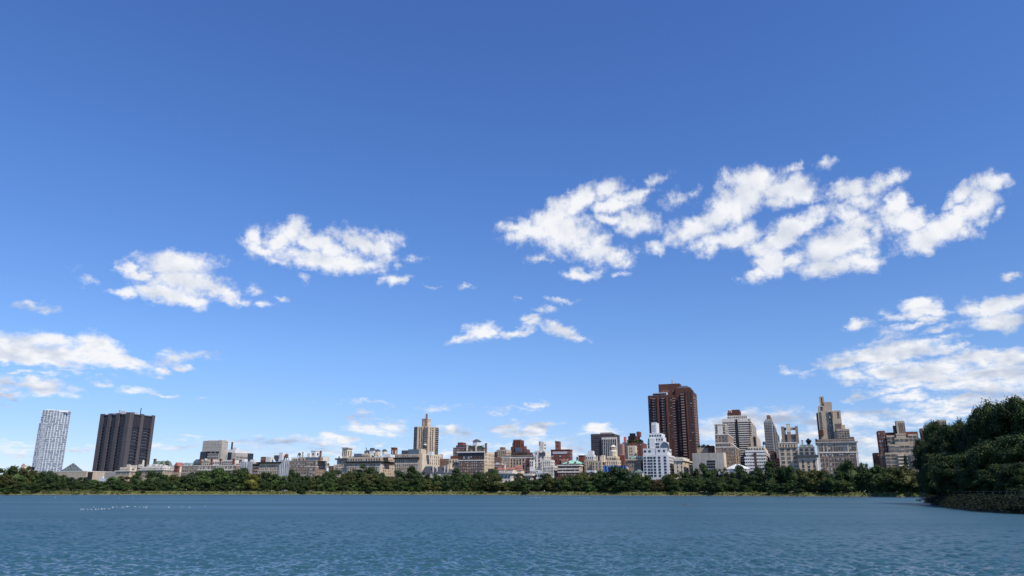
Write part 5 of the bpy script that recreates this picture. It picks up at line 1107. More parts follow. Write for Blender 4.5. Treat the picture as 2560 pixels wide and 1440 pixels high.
b = Bld('apartment_building', 'beige block showing only its top behind the crown of the big near trees', 'building', 40, 2358)
t = b.tier(2345, 2365, 1049, 'tan', dep=16, win=W_(4, 8, vb=1090)); b.done()
# white tent roofs behind the trees
b = Bld('museum_ring', 'low round white structure showing through the trees right of the blank stone block', 'building', -26, 1850)
x, z = b.fp(1842, 1160, 10); _, zb_ = b.fp(1842, 1172, 10); mb = MB(); mb.cyl(x, 14, 34/b.px, zb_, z, 6/b.px, 10); b.part(mb, 'roof', M['white']); mb = MB(); mb.cyl(x, 14, 30/b.px, -1, zb_, None, 20); b.part(mb, 'wall', M['pale']); b.ubox(1868, 1898, 1174, 1188, 'white', 'wing', sb=2, dep=8); b.ubox(1795, 1822, 1178, 1184, 'white', 'wing', sb=2, dep=8); b.done()
# ------------------------------------------------------------------ trees
def leaf_mat(name, col, col2, rough=.7):
    m = bpy.data.materials.new(name); m.use_nodes = True; nt = m.node_tree; T = NT(nt); b = nt.nodes['Principled BSDF']
    co = T.n('ShaderNodeTexCoord').outputs['Object']; oi = T.n('ShaderNodeObjectInfo').outputs['Random']
    n = T.noise(co, 5.5, 3, .6); n_ = T.noise(co, 38, 2, .6)
    f = T.lin(T.math('ADD', T.math('MULTIPLY', n, .6), T.math('MULTIPLY', n_, .4)), .35, .65)
    c = T.mix(f, (*col, 1), (*col2, 1)); k = T.lin(oi, 0, 1, .72, 1.28)
    vm = T.n('ShaderNodeVectorMath', operation='SCALE'); T.put(vm, 0, c); T.put(vm, 3, k)
    nt.links.new(vm.outputs[0], b.inputs['Base Color']); b.inputs['Roughness'].default_value = rough
    b.inputs['Specular IOR Level'].default_value = .25
    return m
LM = dict(dark=leaf_mat('foliage_dark', (.020, .037, .011), (.044, .072, .019)), mid=leaf_mat('foliage_green', (.029, .052, .013), (.064, .102, .024)),
          olive=leaf_mat('foliage_olive', (.046, .054, .012), (.096, .104, .026)), yellow=leaf_mat('foliage_yellow', (.11, .12, .018), (.21, .21, .035)),
          bright=leaf_mat('foliage_bright', (.038, .07, .015), (.075, .13, .028)), rust=leaf_mat('foliage_rust', (.07, .045, .018), (.11, .075, .03)))
BARK = mat('bark', (.075, .06, .045), .95, .25, 2.0)
def crown_mesh(seed, kind, nleaf, lsize, fine=1.0):
    """unit crown: width 1, height 1 (z 0..1): lobes on limbs, covered in small leaf clumps"""
    r = np.random.default_rng(seed); lob = []
    if kind == 'round':
        for i in range(int(26 * fine)):
            a = r.uniform(0, 6.28); h = r.uniform(.12, .86); rad = .40 * math.sqrt(max(0, 1 - ((h - .42) / .58) ** 2)) * r.uniform(.55, 1.0); lob.append((rad*math.cos(a), rad*math.sin(a), h, r.uniform(.10, .18)))
    elif kind == 'broad':
        for i in range(int(30 * fine)):
            a = r.uniform(0, 6.28); h = r.uniform(.04 if fine > 1 else .12, .92); rad = .43 * math.sqrt(max(0, 1 - ((h - .35) / .68) ** 2)) * r.uniform(.4, 1.0); lob.append((rad*math.cos(a), rad*math.sin(a), h, r.uniform(.09, .17)))
    elif kind == 'cone':
        for i in range(28):
            a = r.uniform(0, 6.28); h = r.uniform(.06, .90); rad = .42 * (1 - h) ** .62 * r.uniform(.5, 1.0); lob.append((rad*math.cos(a), rad*math.sin(a), h, r.uniform(.08, .15)))
    elif kind == 'sparse':
        for i in range(17):
            a = r.uniform(0, 6.28); h = r.uniform(.2, .93); rad = .42 * math.sqrt(max(0, 1 - ((h - .5) / .55) ** 2)) * r.uniform(.5, 1.0); lob.append((rad*math.cos(a), rad*math.sin(a), h, r.uniform(.07, .12)))
    lob = np.array(lob); lob[:, 3] *= 1 / fine ** .42; P = []; Nn = []
    w_ = lob[:, 3] ** 2; w_ /= w_.sum(); idx = r.choice(len(lob), nleaf, p=w_)
    d = r.normal(size=(nleaf, 3)); d /= np.linalg.norm(d, axis=1)[:, None]; d[:, 2] = np.where(d[:, 2] < -.5, -d[:, 2], d[:, 2])
    rad = lob[idx, 3] * np.where(r.random(nleaf) < (.25 if fine > 1 else .1), r.uniform(1.1, 1.6, nleaf), r.uniform(.72, 1.16, nleaf)) * (1 + .22 * np.sin(d[:, 0] * 9 + idx) * np.cos(d[:, 1] * 8 + idx * 2)); c = lob[idx, :3] + d * rad[:, None] * np.array([1, 1, .82])
    n = d + r.normal(size=(nleaf, 3)) * .55; n /= np.linalg.norm(n, axis=1)[:, None]
    t = np.cross(n, r.normal(size=(nleaf, 3))); t /= np.linalg.norm(t, axis=1)[:, None]; bt = np.cross(n, t)
    s_ = lsize * r.uniform(.55, 1.35, nleaf)[:, None]
    q = [c + t * s_, c + bt * s_ * .62 + n * s_ * .15, c - t * s_ * .9, c - bt * s_ * .62 - n * s_ * .1]
    V = np.stack(q, 1).reshape(-1, 3); F = np.arange(nleaf * 4).reshape(-1, 4)
    # the shaded bulk inside each lobe: closed rough lumps
    ic = MB(); Vi = []; Fi = []; nv = len(V)
    ph = (1 + 5 ** .5) / 2; base = np.array([(-1,ph,0),(1,ph,0),(-1,-ph,0),(1,-ph,0),(0,-1,ph),(0,1,ph),(0,-1,-ph),(0,1,-ph),(ph,0,-1),(ph,0,1),(-ph,0,-1),(-ph,0,1)]); base = base / np.linalg.norm(base[0])
    tri = [(0,11,5),(0,5,1),(0,1,7),(0,7,10),(0,10,11),(1,5,9),(5,11,4),(11,10,2),(10,7,6),(7,1,8),(3,9,4),(3,4,2),(3,2,6),(3,6,8),(3,8,9),(4,9,5),(2,4,11),(6,2,10),(8,6,7),(9,8,1)]
    for (x, y, z, rr) in lob:
        b0 = nv + len(Vi); Vi += list(np.array([x, y, z]) + base * rr * (.70 if kind != 'sparse' else .35) * r.uniform(.8, 1.1, (12, 1))); Fi += [(b0+i, b0+j, b0+k, b0+k) for i, j, k in tri]
    if kind != 'sparse':
        b0 = nv + len(Vi); Vi += list(np.array([0, 0, .42]) + base * np.array([.28, .28, .30]) if kind != 'cone' else np.array([0, 0, .35]) + base * np.array([.22, .22, .3])); Fi += [(b0+i, b0+j, b0+k, b0+k) for i, j, k in tri]
    tris = np.array([f[:3] for f in Fi]); Vall = np.vstack([V, np.array(Vi)])
    # quads -> two tris each, so that one fast array builds it all
    T1 = F[:, [0, 1, 2]]; T2 = F[:, [0, 2, 3]]
    return np_mesh('crown', Vall, np.vstack([T1, T2, tris]), LM['dark'])
def trunk_mesh(seed, kind):
    """unit trunk with limbs: height 1 from the ground to the crown's middle"""
    r = random.Random(seed); mb = MB()
    def limb(p, q, r0, r1, n=6):
        p = Vector(p); q = Vector(q); d = (q - p).normalized(); a = d.orthogonal().normalized(); b_ = d.cross(a); k = len(mb.v)
        for c_, rr in ((p, r0), (q, r1)):
            for i in range(n): t = 2*math.pi*i/n; mb.v.append(tuple(c_ + a*rr*math.cos(t) + b_*rr*math.sin(t)))
        for i in range(n): j = (i+1) % n; mb.f.append((k+i, k+j, k+n+j, k+n+i)); mb.mi.append(0)
    limb((0,0,-.05), (.01,.0,.34), .045, .034); limb((.01,0,.33), (.0,.015,.66), .035, .020); limb((0,.015,.65), (.02,0,.93), .02, .005)
    for i in range(9):
        a = i * 2.4 + r.random(); z = .25 + .05 * i; L = r.uniform(.2, .36) * (.6 if kind == 'cone' else 1)
        e = (L*math.cos(a), L*math.sin(a), z + r.uniform(.12, .25)); limb((0, 0, z), e, .017, .006, 5)
        for s_ in (-1, 1): a2 = a + s_*.7; limb(e, (e[0] + .1*math.cos(a2), e[1] + .1*math.sin(a2), e[2] + .08), .006, .002, 4)
    me = bpy.data.meshes.new('trunk'); me.from_pydata(mb.v, [], mb.f); me.materials.append(BARK); me.update(); return me
FAR = {k: [] for k in ('round', 'broad', 'cone', 'sparse')}
sd = 100
for k, cnt in (('round', 4), ('broad', 4), ('cone', 2), ('sparse', 2)):
    for i in range(cnt): sd += 1; FAR[k].append((crown_mesh(sd, k, 3600 if k != 'sparse' else 1500, .030 if k != 'sparse' else .024), trunk_mesh(sd, k)))
def put_tree(name, label, base, height, width, crown0, kind, colour, proto, group, depth=None, turn=None, lean=0):
    """Empty at the foot > trunk, crown. crown0: fraction of the height where the crown starts"""
    root = bpy.data.objects.new(name, None); C.objects.link(root); root.location = base; root.rotation_euler = (0, lean, rng.random() * 6.28 if turn is None else turn)
    tag(root, label, 'tree', group)
    cm, tm = proto
    c = bpy.data.objects.new('crown', cm); C.objects.link(c); c.parent = root; c.location = (0, 0, height * crown0)
    c.scale = (width, depth or width * rng.uniform(.9, 1.1), height * (1 - crown0))
    c.material_slots[0].link = 'OBJECT'; c.material_slots[0].material = LM[colour]
    t = bpy.data.objects.new('trunk', tm); C.objects.link(t); t.parent = root; s_ = min(width, height) ; t.scale = (s_, s_, height * .95)
    return root

LAND = [(10,'the left edge'),(64,'the domed kiosk'),(128,'the white lattice tower'),(183,'the glass pyramid'),(235,'the black tower\'s left pier'),(290,'the black tower\'s foot'),(335,'the arcaded cream block'),(400,'the white roof tank'),(445,'the red gabled brick house'),(478,'the roof trellis'),(540,'the grey concrete hospital block'),(600,'the hospital wing'),(618,'the wider grey netting'),(675,'the black corniced cream block'),(712,'the narrow grey netting'),(745,'the brown awning block'),(790,'the white arched roof tower'),(830,'the small red brick house'),(866,'the cream belvedere tower'),(912,'the wide beige block'),(965,'the brick arched tower'),(1012,'the dark roof greenhouse'),(1065,'the faceted beige tower'),(1105,'the slate mansards'),(1150,'the dark arcaded brick block'),(1195,'the white roof box'),(1240,'the plain brown brick house'),(1290,'the red tiled mansion'),(1330,'the cream bay townhouse'),(1365,'the off white stepped block'),(1405,'the red lift tower'),(1435,'the green copper roof'),(1478,'the low white townhouse'),(1512,'the dark grey office tower'),(1545,'the blue netting'),(1590,'the pale green townhouse roof'),(1645,'the white setback tower'),(1706,'the cream palazzo block'),(1760,'the blank grey stone block'),(1815,'the white edged stepped block'),(1850,'the round white structure'),(1893,'the cream terraced block'),(1930,'the slim balcony tower'),(1970,'the brown columned penthouse'),(2018,'the grey green mansard'),(2060,'the wide taupe block\'s left half'),(2110,'the wide taupe block\'s right half'),(2160,'the sky gap by the taupe block'),(2210,'the stepped beige block\'s foot'),(2260,'the ribbed roof tower'),(2310,'the big near trees')]
used = {}
def near(u): return min(LAND, key=lambda q: abs(q[0] - u))[1]
CNAME = dict(dark='dark green', mid='mid green', olive='olive green', yellow='yellow green', bright='bright green', rust='rusty brown green')
KNAME = dict(round='round', broad='broad', cone='pointed', sparse='thin see-through')
def unique(lab, u=None):
    used[lab] = used.get(lab, 0) + 1
    if used[lab] == 1: return lab
    return None
# (pixel of the crown's middle, crown top, width, kind, colour, metres behind the shoreline)
TREES = [
(-60,1175,80,'broad','mid',22),(-20,1172,60,'round','dark',30),(8,1188,52,'broad','olive',14),(32,1166,54,'round','mid',36),(58,1167,44,'broad','olive',40),(84,1180,42,'round','mid',30),(112,1177,50,'broad','dark',16),(148,1189,42,'broad','mid',30),(172,1196,40,'round','dark',20),(200,1195,42,'broad','dark',34),(228,1200,38,'round','mid',22),(254,1205,36,'broad','dark',30),(284,1193,38,'round','bright',26),(306,1191,40,'broad','olive',34),(340,1179,44,'cone','dark',18),(383,1177,46,'round','dark',22),(410,1187,36,'broad','mid',36),(438,1186,40,'round','olive',30),(468,1187,44,'round','dark',20),(494,1196,36,'broad','mid',34),
(532,1171,78,'broad','mid',18),(566,1176,50,'round','dark',34),(600,1169,50,'round','mid',28),(627,1186,40,'round','yellow',14),(655,1179,40,'round','dark',34),(690,1186,50,'broad','mid',20),(726,1173,30,'cone','dark',36),(752,1189,48,'round','dark',20),(790,1188,40,'broad','mid',34),(818,1178,34,'round','dark',24),
(838,1176,42,'round','dark',40),(866,1182,40,'round','olive',20),(912,1163,62,'broad','dark',42),(920,1182,56,'round','olive',16),(955,1187,40,'broad','mid',30),(972,1192,34,'round','olive',14),(998,1175,34,'round','dark',30),(1027,1165,40,'cone','dark',34),(1040,1180,44,'round','mid',14),(1062,1182,34,'broad','dark',34),(1090,1186,44,'broad','mid',20),(1112,1188,30,'round','dark',40),(1140,1172,48,'cone','dark',26),
(1160,1182,44,'broad','mid',18),(1195,1180,50,'round','dark',22),(1228,1174,44,'round','dark',34),(1236,1186,56,'broad','olive',12),(1297,1183,34,'sparse','olive',44),(1290,1203,40,'broad','mid',26),(1316,1198,42,'broad','dark',16),(1345,1200,40,'round','dark',30),(1364,1183,42,'round','dark',38),(1380,1192,36,'round','olive',14),(1408,1190,38,'broad','mid',30),(1436,1188,36,'round','dark',18),(1462,1180,50,'broad','olive',26),(1492,1176,38,'round','dark',36),
(1509,1178,46,'round','mid',18),(1546,1167,76,'broad','dark',16),(1588,1182,40,'broad','mid',26),(1612,1187,44,'round','mid',16),(1645,1198,30,'round','rust',12),(1664,1190,36,'broad','mid',30),(1686,1185,48,'round','olive',18),(1717,1178,40,'round','dark',34),(1738,1196,40,'broad','mid',14),(1762,1159,58,'cone','dark',32),(1790,1192,50,'broad','dark',12),(1810,1166,40,'sparse','mid',40),(1826,1196,40,'broad','mid',18),(1853,1163,54,'cone','dark',26),(1884,1176,46,'broad','dark',18),
(1930,1154,58,'cone','dark',22),(1966,1168,46,'round','dark',34),(1990,1165,44,'round','mid',22),(2024,1172,56,'round','olive',18),(2062,1176,50,'round','olive',24),(2092,1178,46,'broad','mid',14),(2135,1151,56,'round','dark',24),(2168,1156,40,'broad','dark',36),(2187,1160,50,'round','mid',22),(2215,1170,46,'round','dark',34),(2274,1136,16,'cone','dark',60),(2264,1166,92,'broad','olive',14),(2232,1176,40,'round','mid',32),(2318,1172,50,'round','mid',30),(2352,1178,56,'broad','dark',20),(2400,1170,70,'broad','dark',26)]
def foot(u, back):
    """ground point behind the shoreline along the sight line of column u"""
    d = ray(u, 1225); lo, hi = 300.0, 900.0      # the far bank lies between these distances
    for _ in range(30):
        Y = (lo + hi) / 2
        if Y - back > shore_y(d.x / d.y * Y): hi = Y
        else: lo = Y
    return Vector((d.x / d.y * Y, Y, BANKZ))
def far_tree(u, v, wpx, kind, colour, back, label, group, c0=.10):
    p = foot(u, back); px = 1994 / p.y; h = (1230 + (u - 1280) * .0019 - v) / px + CAMH - BANKZ
    put_tree({'cone': 'conifer_tree'}.get(kind, 'park_tree'), label, p, h, wpx / px * 1.12, c0, kind, colour, rng.choice(FAR[kind]), group)
GRP = 'trees between the water and the avenue'
for (u, v, w_, k, c_, bk) in TREES:
    size = 'tall ' if v < 1172 else ('low ' if v > 1192 else '')
    lab = unique(f'{size}{KNAME[k]} {CNAME[c_]} tree in front of {near(u)}') or unique(f'right-hand {size}{KNAME[k]} {CNAME[c_]} tree in front of {near(u)}')
    far_tree(u, v, w_ * (1.0 if k in ('cone', 'sparse') else 1.06), k, c_, bk, lab, GRP, .04 if k != 'sparse' else .3)
# the lower waterside row that closes the gaps under the tall crowns
u = -90; i = 0
while u < 2420:
    v = 1203 + rng.uniform(-5, 7) + (0 if u > 330 else 3) ; w_ = rng.uniform(30, 44); c_ = rng.choices(('dark', 'mid', 'olive', 'bright'), (8, 4, 1.5, .4))[0]; k = rng.choice(('broad', 'round', 'broad'))
    if 255 < u < 275 : v = 1212
    lab = unique(f'small {KNAME[k]} {CNAME[c_]} waterside tree below {near(u)}') or unique(f'right-hand small {KNAME[k]} {CNAME[c_]} waterside tree below {near(u)}') or unique(f'third small {CNAME[c_]} waterside tree below {near(u)}') or unique(f'fourth small {CNAME[c_]} waterside tree below {near(u)}') or f'fifth small {CNAME[c_]} waterside tree below {near(u)}'
    far_tree(u, v, w_, k, c_, rng.uniform(13, 19), lab, 'low trees of the waterside row', -.08)
    u += rng.uniform(17, 24)
# and a few deeper crowns that close the view to the avenue
for u in range(-80, 2420, 30):
    if 240 < u < 280: continue
    vt = min([t[1] for t in TREES if abs(t[0] - u) < t[2] * .6] or [1196]) + rng.uniform(9, 15); vt = min(vt, 1205); c_ = rng.choice(('dark', 'dark', 'mid')); uu = u + rng.uniform(-6, 6)
    lab = unique(f'{CNAME[c_]} background tree just in front of {near(uu)}') or unique(f'right-hand {CNAME[c_]} background tree in front of {near(uu)}') or unique(f'third {CNAME[c_]} background tree in front of {near(uu)}') or f'fourth {CNAME[c_]} background tree in front of {near(uu)}'
    far_tree(uu, vt, 36, 'round', c_, rng.uniform(48, 62), lab, 'trees of the deeper row', .05)

# ------------------------------------------------------------------ bank plants: nobody could count them
def weeds(name, pts, nleaf, size, mats, seed):
    r = np.random.default_rng(seed); pts = np.array(pts); idx = r.integers(0, len(pts), nleaf); c = pts[idx]
    d = r.normal(size=(nleaf, 3)); d[:, 2] = np.abs(d[:, 2]); d /= np.linalg.norm(d, axis=1)[:, None]
    c = c[:, :3] + d * c[:, 3:4] * r.uniform(.5, 1.1, (nleaf, 1)); n = d + r.normal(size=(nleaf, 3)) * .6; n /= np.linalg.norm(n, axis=1)[:, None]
    t = np.cross(n, r.normal(size=(nleaf, 3))); t /= np.linalg.norm(t, axis=1)[:, None]; bt = np.cross(n, t); s_ = size * r.uniform(.5, 1.4, (nleaf, 1))
    V = np.stack([c + t*s_, c + bt*s_*.7, c - t*s_, c - bt*s_*.7], 1).reshape(-1, 3); F = np.arange(nleaf*4).reshape(-1, 4)
    mi = (np.array([(int(k) * 7919) % 97 for k in idx // 3]) / 97 * len(mats)).astype(int)
    o = bpy.data.objects.new(name, np_mesh(name, V, F, mats, mi)); C.objects.link(o); return o
pts = []
for i in range(len(shore) - 1):
    a, b_ = shore[i], shore[i+1]; L = (b_ - a).length; n = int(L / .5)
    if abs(a.x) > 620: continue
    for k in range(n):
        q = a.lerp(b_, rng.random()); o_ = rng.uniform(1.0, 9.5); z = min(.45 + (o_ - 1.2) / 7.3 * 2.45, 3.1)
        big = max(0, math.sin(q.x * .11) + math.sin(q.x * .037 + 2) + .8 * math.sin(q.x * .4)) * .35
        pts.append((q.x, q.y + o_, z, rng.uniform(.35, .75) + big * rng.random() + (.45 if q.x < -300 else 0)))
WEED = [leaf_mat('weed_green', (.06, .095, .02), (.12, .165, .04)), leaf_mat('weed_yellow', (.10, .12, .028), (.19, .20, .05)), leaf_mat('weed_dry', (.11, .10, .035), (.2, .17, .07)), leaf_mat('weed_deep', (.03, .055, .012), (.07, .10, .025))]
tag(weeds('bank_plants', pts, 80000, .34, WEED, 3), kind='stuff')
def bush(label, base, w_, h_, colour, group=None):
    cm = rng.choice(FAR['broad'])[0]; o = bpy.data.objects.new('shrub', cm); C.objects.link(o); o.location = base; o.scale = (w_, w_, h_); o.rotation_euler = (0, 0, rng.random()*6)
    o.material_slots[0].link = 'OBJECT'; o.material_slots[0].material = LM[colour]; tag(o, label, 'shrub', group)
for (u, wpx, hpx, c_, lab) in ((12, 34, 17, 'bright', 'light green bush on the bank at the left edge'), (40, 22, 12, 'mid', 'green bush on the bank under the domed roof kiosk'), (82, 16, 12, 'dark', 'dark bush at the waterline under the white lattice tower'), (240, 14, 10, 'mid', 'green bush on the bank below the black tower\'s left pier'), (358, 12, 9, 'mid', 'small green bush on the bank below the arcaded cream block'), (755, 26, 14, 'mid', 'round green bush on the bank below the brown awning block'), (922, 20, 16, 'dark', 'dark bush hanging to the water below the wide beige block'), (1205, 12, 10, 'mid', 'green bush on the bank below the white roof box'), (1315, 24, 15, 'dark', 'dark bush on the bank below the cream townhouse'), (1680, 18, 11, 'mid', 'green bush on the bank right of the white setback tower'), (1925, 14, 12, 'dark', 'dark bush on the bank below the slim balcony tower'), (2092, 12, 8, 'bright', 'bright bush on the bank below the wide taupe block')):
    p = foot(u, 4); px = 1994 / p.y; bush(lab, Vector((p.x, p.y, 1.1)), wpx/px, hpx/px, c_, 'bushes on the far bank')

# iron railing along the far path
V = MB()
fp_ = [p for p in shore if abs(p.x) < 560]
rl = MB()
for i in range(len(fp_) - 1):
    a, b_ = fp_[i], fp_[i+1]; k = len(rl.v)
    for z_ in (.35, 1.15):
        k = len(rl.v); y_ = 9.3
        rl.v += [(a.x, a.y+y_, BANKZ+z_), (b_.x, b_.y+y_, BANKZ+z_), (b_.x, b_.y+y_, BANKZ+z_+.07), (a.x, a.y+y_, BANKZ+z_+.07), (a.x, a.y+y_+.06, BANKZ+z_), (b_.x, b_.y+y_+.06, BANKZ+z_), (b_.x, b_.y+y_+.06, BANKZ+z_+.07), (a.x, a.y+y_+.06, BANKZ+z_+.07)]
        for q in ((0,1,2,3), (7,6,5,4), (3,2,6,7), (0,4,5,1)): rl.f.append(tuple(k+j for j in q)); rl.mi.append(0)
fence = bpy.data.objects.new('path_railing', None); C.objects.link(fence); tag(fence, 'long thin black iron railing beside the path on top of the far bank', 'railing')
rl.build('rail', M['black'], fence)
pm = bpy.data.meshes.new('post'); q = MB().box(-.05, .05, -.05, .05, 0, 1.3); pm.from_pydata(q.v, [], q.f); pm.materials.append(M['black']); pm.update()
xs_ = np.linspace(-470, 330, 99)
for x_ in xs_: o = bpy.data.objects.new('post', pm); C.objects.link(o); o.parent = fence; o.location = (x_, shore_y(x_) + 9.33, BANKZ)

# ------------------------------------------------------------------ the near point on the right with its big trees
NB = [(2327,1258),(2334,1263),(2352,1268),(2385,1273),(2440,1279),(2500,1282.5),(2560,1285.5),(2700,1292),(2950,1304),(3400,1325)]
nb = [on_water(u, v) for u, v in NB]
tipb = [nb[0] + Vector((1.2, 7, 0)), nb[0] + Vector((7, 17, 0)), nb[0] + Vector((22, 34, 0)), nb[0] + Vector((60, 55, 0)), nb[0] + Vector((300, 90, 0))]
ring = []
for a, b_ in zip(nb[:-1], nb[1:]):
    for k in range(6): q = a.lerp(b_, k/6); q.y += rng.uniform(-.25, .25); ring.append(q)
ring.append(nb[-1]); back_ = tipb[::-1]
out = ring + [Vector((420, 60, 0)), Vector((420, 300, 0))] + back_      # counter clockwise seen from above is not needed, faces are double sided
cen = Vector((230, 190, 0))
def inset(p, d_):
    q = (cen - p).normalized(); return p + q * d_
V = []; F = []; n = len(out)
for p in out:
    a, b_, c_ = inset(p, -.4), inset(p, 1.0), inset(p, 4.2); V += [(a.x, a.y, -.4), (b_.x, b_.y, .9), (c_.x, c_.y, 2.3)]
for i in range(n):
    j = (i+1) % n; F += [(3*i, 3*j, 3*j+1, 3*i+1), (3*i+1, 3*j+1, 3*j+2, 3*i+2)]
k = len(V); V.append((cen.x, cen.y, 2.6))
for i in range(n): F.append((3*i+2, 3*((i+1) % n)+2, k))
tag(obj('near_bank', V, F, mat('near_bank_shaded_soil', (0.022, 0.024, 0.014), .95, .3, .5)), kind='structure')  # soil colour darkened to carry the shadow of the trees
def NEARP():
    r = {}
    for i in range(4): r[i] = (crown_mesh(300 + i, 'round', 60000, .0115, 3.2), trunk_mesh(300 + i, 'broad'))
    return r
NP = NEARP()
# (u, crown top v, width m, distance m, proto, label)
BIG = [(2340,1083,11,222,0,'left-most of the big near trees, its branches reaching over the tip of the bank'),(2368,1040,13,232,1,'big dark near tree with the first rounded top, behind the tip of the bank'),(2412,1052,14,214,2,'big dark near tree filling the dip between the rounded top and the taller crown'),(2453,1024,12,224,3,'big near tree with a jagged crown, second top from the left'),(2500,1004,14,204,0,'tall big near tree third from the right edge'),(2545,984,14,192,1,'tallest big near tree whose feathery top touches the low clouds'),(2595,985,18,186,2,'big near tree cut off by the right edge of the picture'),(2655,990,20,180,3,'big near tree just beyond the right edge'),(2480,1040,13,196,2,'dark near tree between the jagged crown and the tallest ones'),
(2366,1128,13,205,2,'lower dark near tree with hanging boughs left on the bank'),(2420,1130,15,190,3,'lower dark near tree in the middle of the bank'),(2345,1165,9,205,1,'small dark near tree overhanging the water at the tip of the bank'),(2395,1170,10,190,2,'low near tree close over the bank right of the tip'),(2455,1165,11,172,3,'low near tree close over the bank below the jagged crown'),(2520,1155,12,160,0,'low near tree close over the bank near the right edge'),(2575,1150,12,150,1,'low near tree close over the bank at the very right edge'),(2480,1110,16,176,0,'lower dark near tree with light tipped boughs right of the middle'),(2545,1090,17,166,1,'lower dark near tree with bright sprays at the right edge'),(2615,1080,18,160,2,'lower near tree beyond the right edge')]
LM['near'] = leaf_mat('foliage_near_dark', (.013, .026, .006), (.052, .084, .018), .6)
for (u, v, w_, Y, pi_, lab) in BIG:
    p = at(u, 1230, Y); p.z = 2.3; h = at(u, v, Y).z - 2.3
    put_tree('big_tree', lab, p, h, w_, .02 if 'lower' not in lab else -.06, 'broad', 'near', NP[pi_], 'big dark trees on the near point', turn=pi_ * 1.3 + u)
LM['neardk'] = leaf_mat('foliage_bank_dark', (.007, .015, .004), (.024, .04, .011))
for k_, (u, v, w_, h_) in enumerate(((2334,1252,5,3.2),(2350,1258,4,2.6),(2372,1262,6,3.4),(2398,1266,4,2.4),(2418,1268,6,3.6),(2447,1270,5,2.6),(2478,1272,6,3.8),(2505,1274,4.5,3.0),(2536,1276,6,4.0),(2556,1277,4,2.6))):
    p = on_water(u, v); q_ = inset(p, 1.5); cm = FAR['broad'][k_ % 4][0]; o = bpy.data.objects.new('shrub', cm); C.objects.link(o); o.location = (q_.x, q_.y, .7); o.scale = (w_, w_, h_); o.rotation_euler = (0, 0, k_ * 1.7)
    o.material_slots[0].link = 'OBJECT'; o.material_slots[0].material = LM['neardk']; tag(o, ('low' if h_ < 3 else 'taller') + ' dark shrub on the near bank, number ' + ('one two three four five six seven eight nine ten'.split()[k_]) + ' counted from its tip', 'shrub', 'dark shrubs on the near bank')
pts = []
for i in range(len(ring) + 2):
    p = ring[i] if i < len(ring) else tipb[i - len(ring)]
    for k in range(26):
        o_ = rng.uniform(.2, 5.5); q = inset(p, o_); pts.append((q.x + rng.uniform(-2, 2), q.y, .3 + min(o_, 4) * .45, rng.uniform(.4, 1.15)))
WD = [leaf_mat('near_weed_shade_dark', (.004, .009, .003), (.010, .018, .005)), leaf_mat('near_weed_shade_mid', (.006, .011, .003), (.016, .026, .007))]  # weed colours blackened: the shade of the overhanging trees is painted in
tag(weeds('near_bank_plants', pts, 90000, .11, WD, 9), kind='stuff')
# black railing on the near bank
nr = bpy.data.objects.new('bank_railing', None); C.objects.link(nr); tag(nr, 'low black iron railing on the near bank under the big dark trees', 'railing')
for i in range(0, len(ring) - 8, 2):
    a, b_ = inset(ring[i], 4.6), inset(ring[i+2], 4.6); mb = MB()
    for z_ in (2.6, 3.4):
        k = len(mb.v)
        for p in (a, b_):
            mb.v += [(p.x, p.y-.03, z_), (p.x, p.y+.03, z_), (p.x, p.y+.03, z_+.06), (p.x, p.y-.03, z_+.06)]
        for q in ((0,4,5,1), (1,5,6,2), (2,6,7,3), (3,7,4,0)): mb.f.append(tuple(k+j for j in q)); mb.mi.append(0)
    mb.build('rail_panel', M['black'], nr); o = bpy.data.objects.new('post', pm); C.objects.link(o); o.parent = nr; o.location = (a.x, a.y, 2.25)

# ------------------------------------------------------------------ gulls and people
GW = mat('gull_white', (.82, .82, .80), .6, .05, 3); GG = mat('gull_grey', (.35, .36, .38), .6, .05, 3); BK = mat('beak_orange', (.5, .25, .05), .5, 0)
def gull_mesh():
    V = []; F = []; MI = []
    st = [(-.26, .10, .012, .010), (-.18, .09, .05, .035), (-.06, .085, .085, .065), (.06, .085, .09, .07), (.14, .10, .065, .06), (.17, .16, .040, .045), (.20, .215, .042, .042), (.245, .22, .030, .028), (.27, .215, .012, .010), (.31, .205, .004, .004)]
    n = 10
    for (x, z, ry, rz) in st:
        for i in range(n): a = 2*math.pi*i/n; V.append((x, ry*math.cos(a), z + rz*math.sin(a)))
    for s_ in range(len(st)-1):
        for i in range(n):
            j = (i+1) % n; F.append((s_*n+i, s_*n+j, (s_+1)*n+j, (s_+1)*n+i)); top = math.sin(2*math.pi*(i+.5)/n) > .1
            MI.append(2 if s_ == len(st)-2 else (1 if (top and s_ < 3) else 0))
    F.append(tuple(range(n-1, -1, -1))); MI.append(1); F.append(tuple((len(st)-1)*n+i for i in range(n))); MI.append(2)
    me = bpy.data.meshes.new('gull'); me.from_pydata(V, [], F); [me.materials.append(k) for k in (GW, GG, BK)]; me.polygons.foreach_set('material_index', MI); me.polygons.foreach_set('use_smooth', [True]*len(F)); me.update(); return me
GM = gull_mesh()
def gull(u, v, label, group, s_=1.0, m_=None):
    s_ *= .66
    p = on_water(u, v); o = bpy.data.objects.new('gull', GM); C.objects.link(o); o.location = (p.x, p.y, -.03); o.rotation_euler = (0, 0, rng.uniform(2.4, 4.4)); o.scale = (s_,)*3; tag(o, label, 'gull', group)
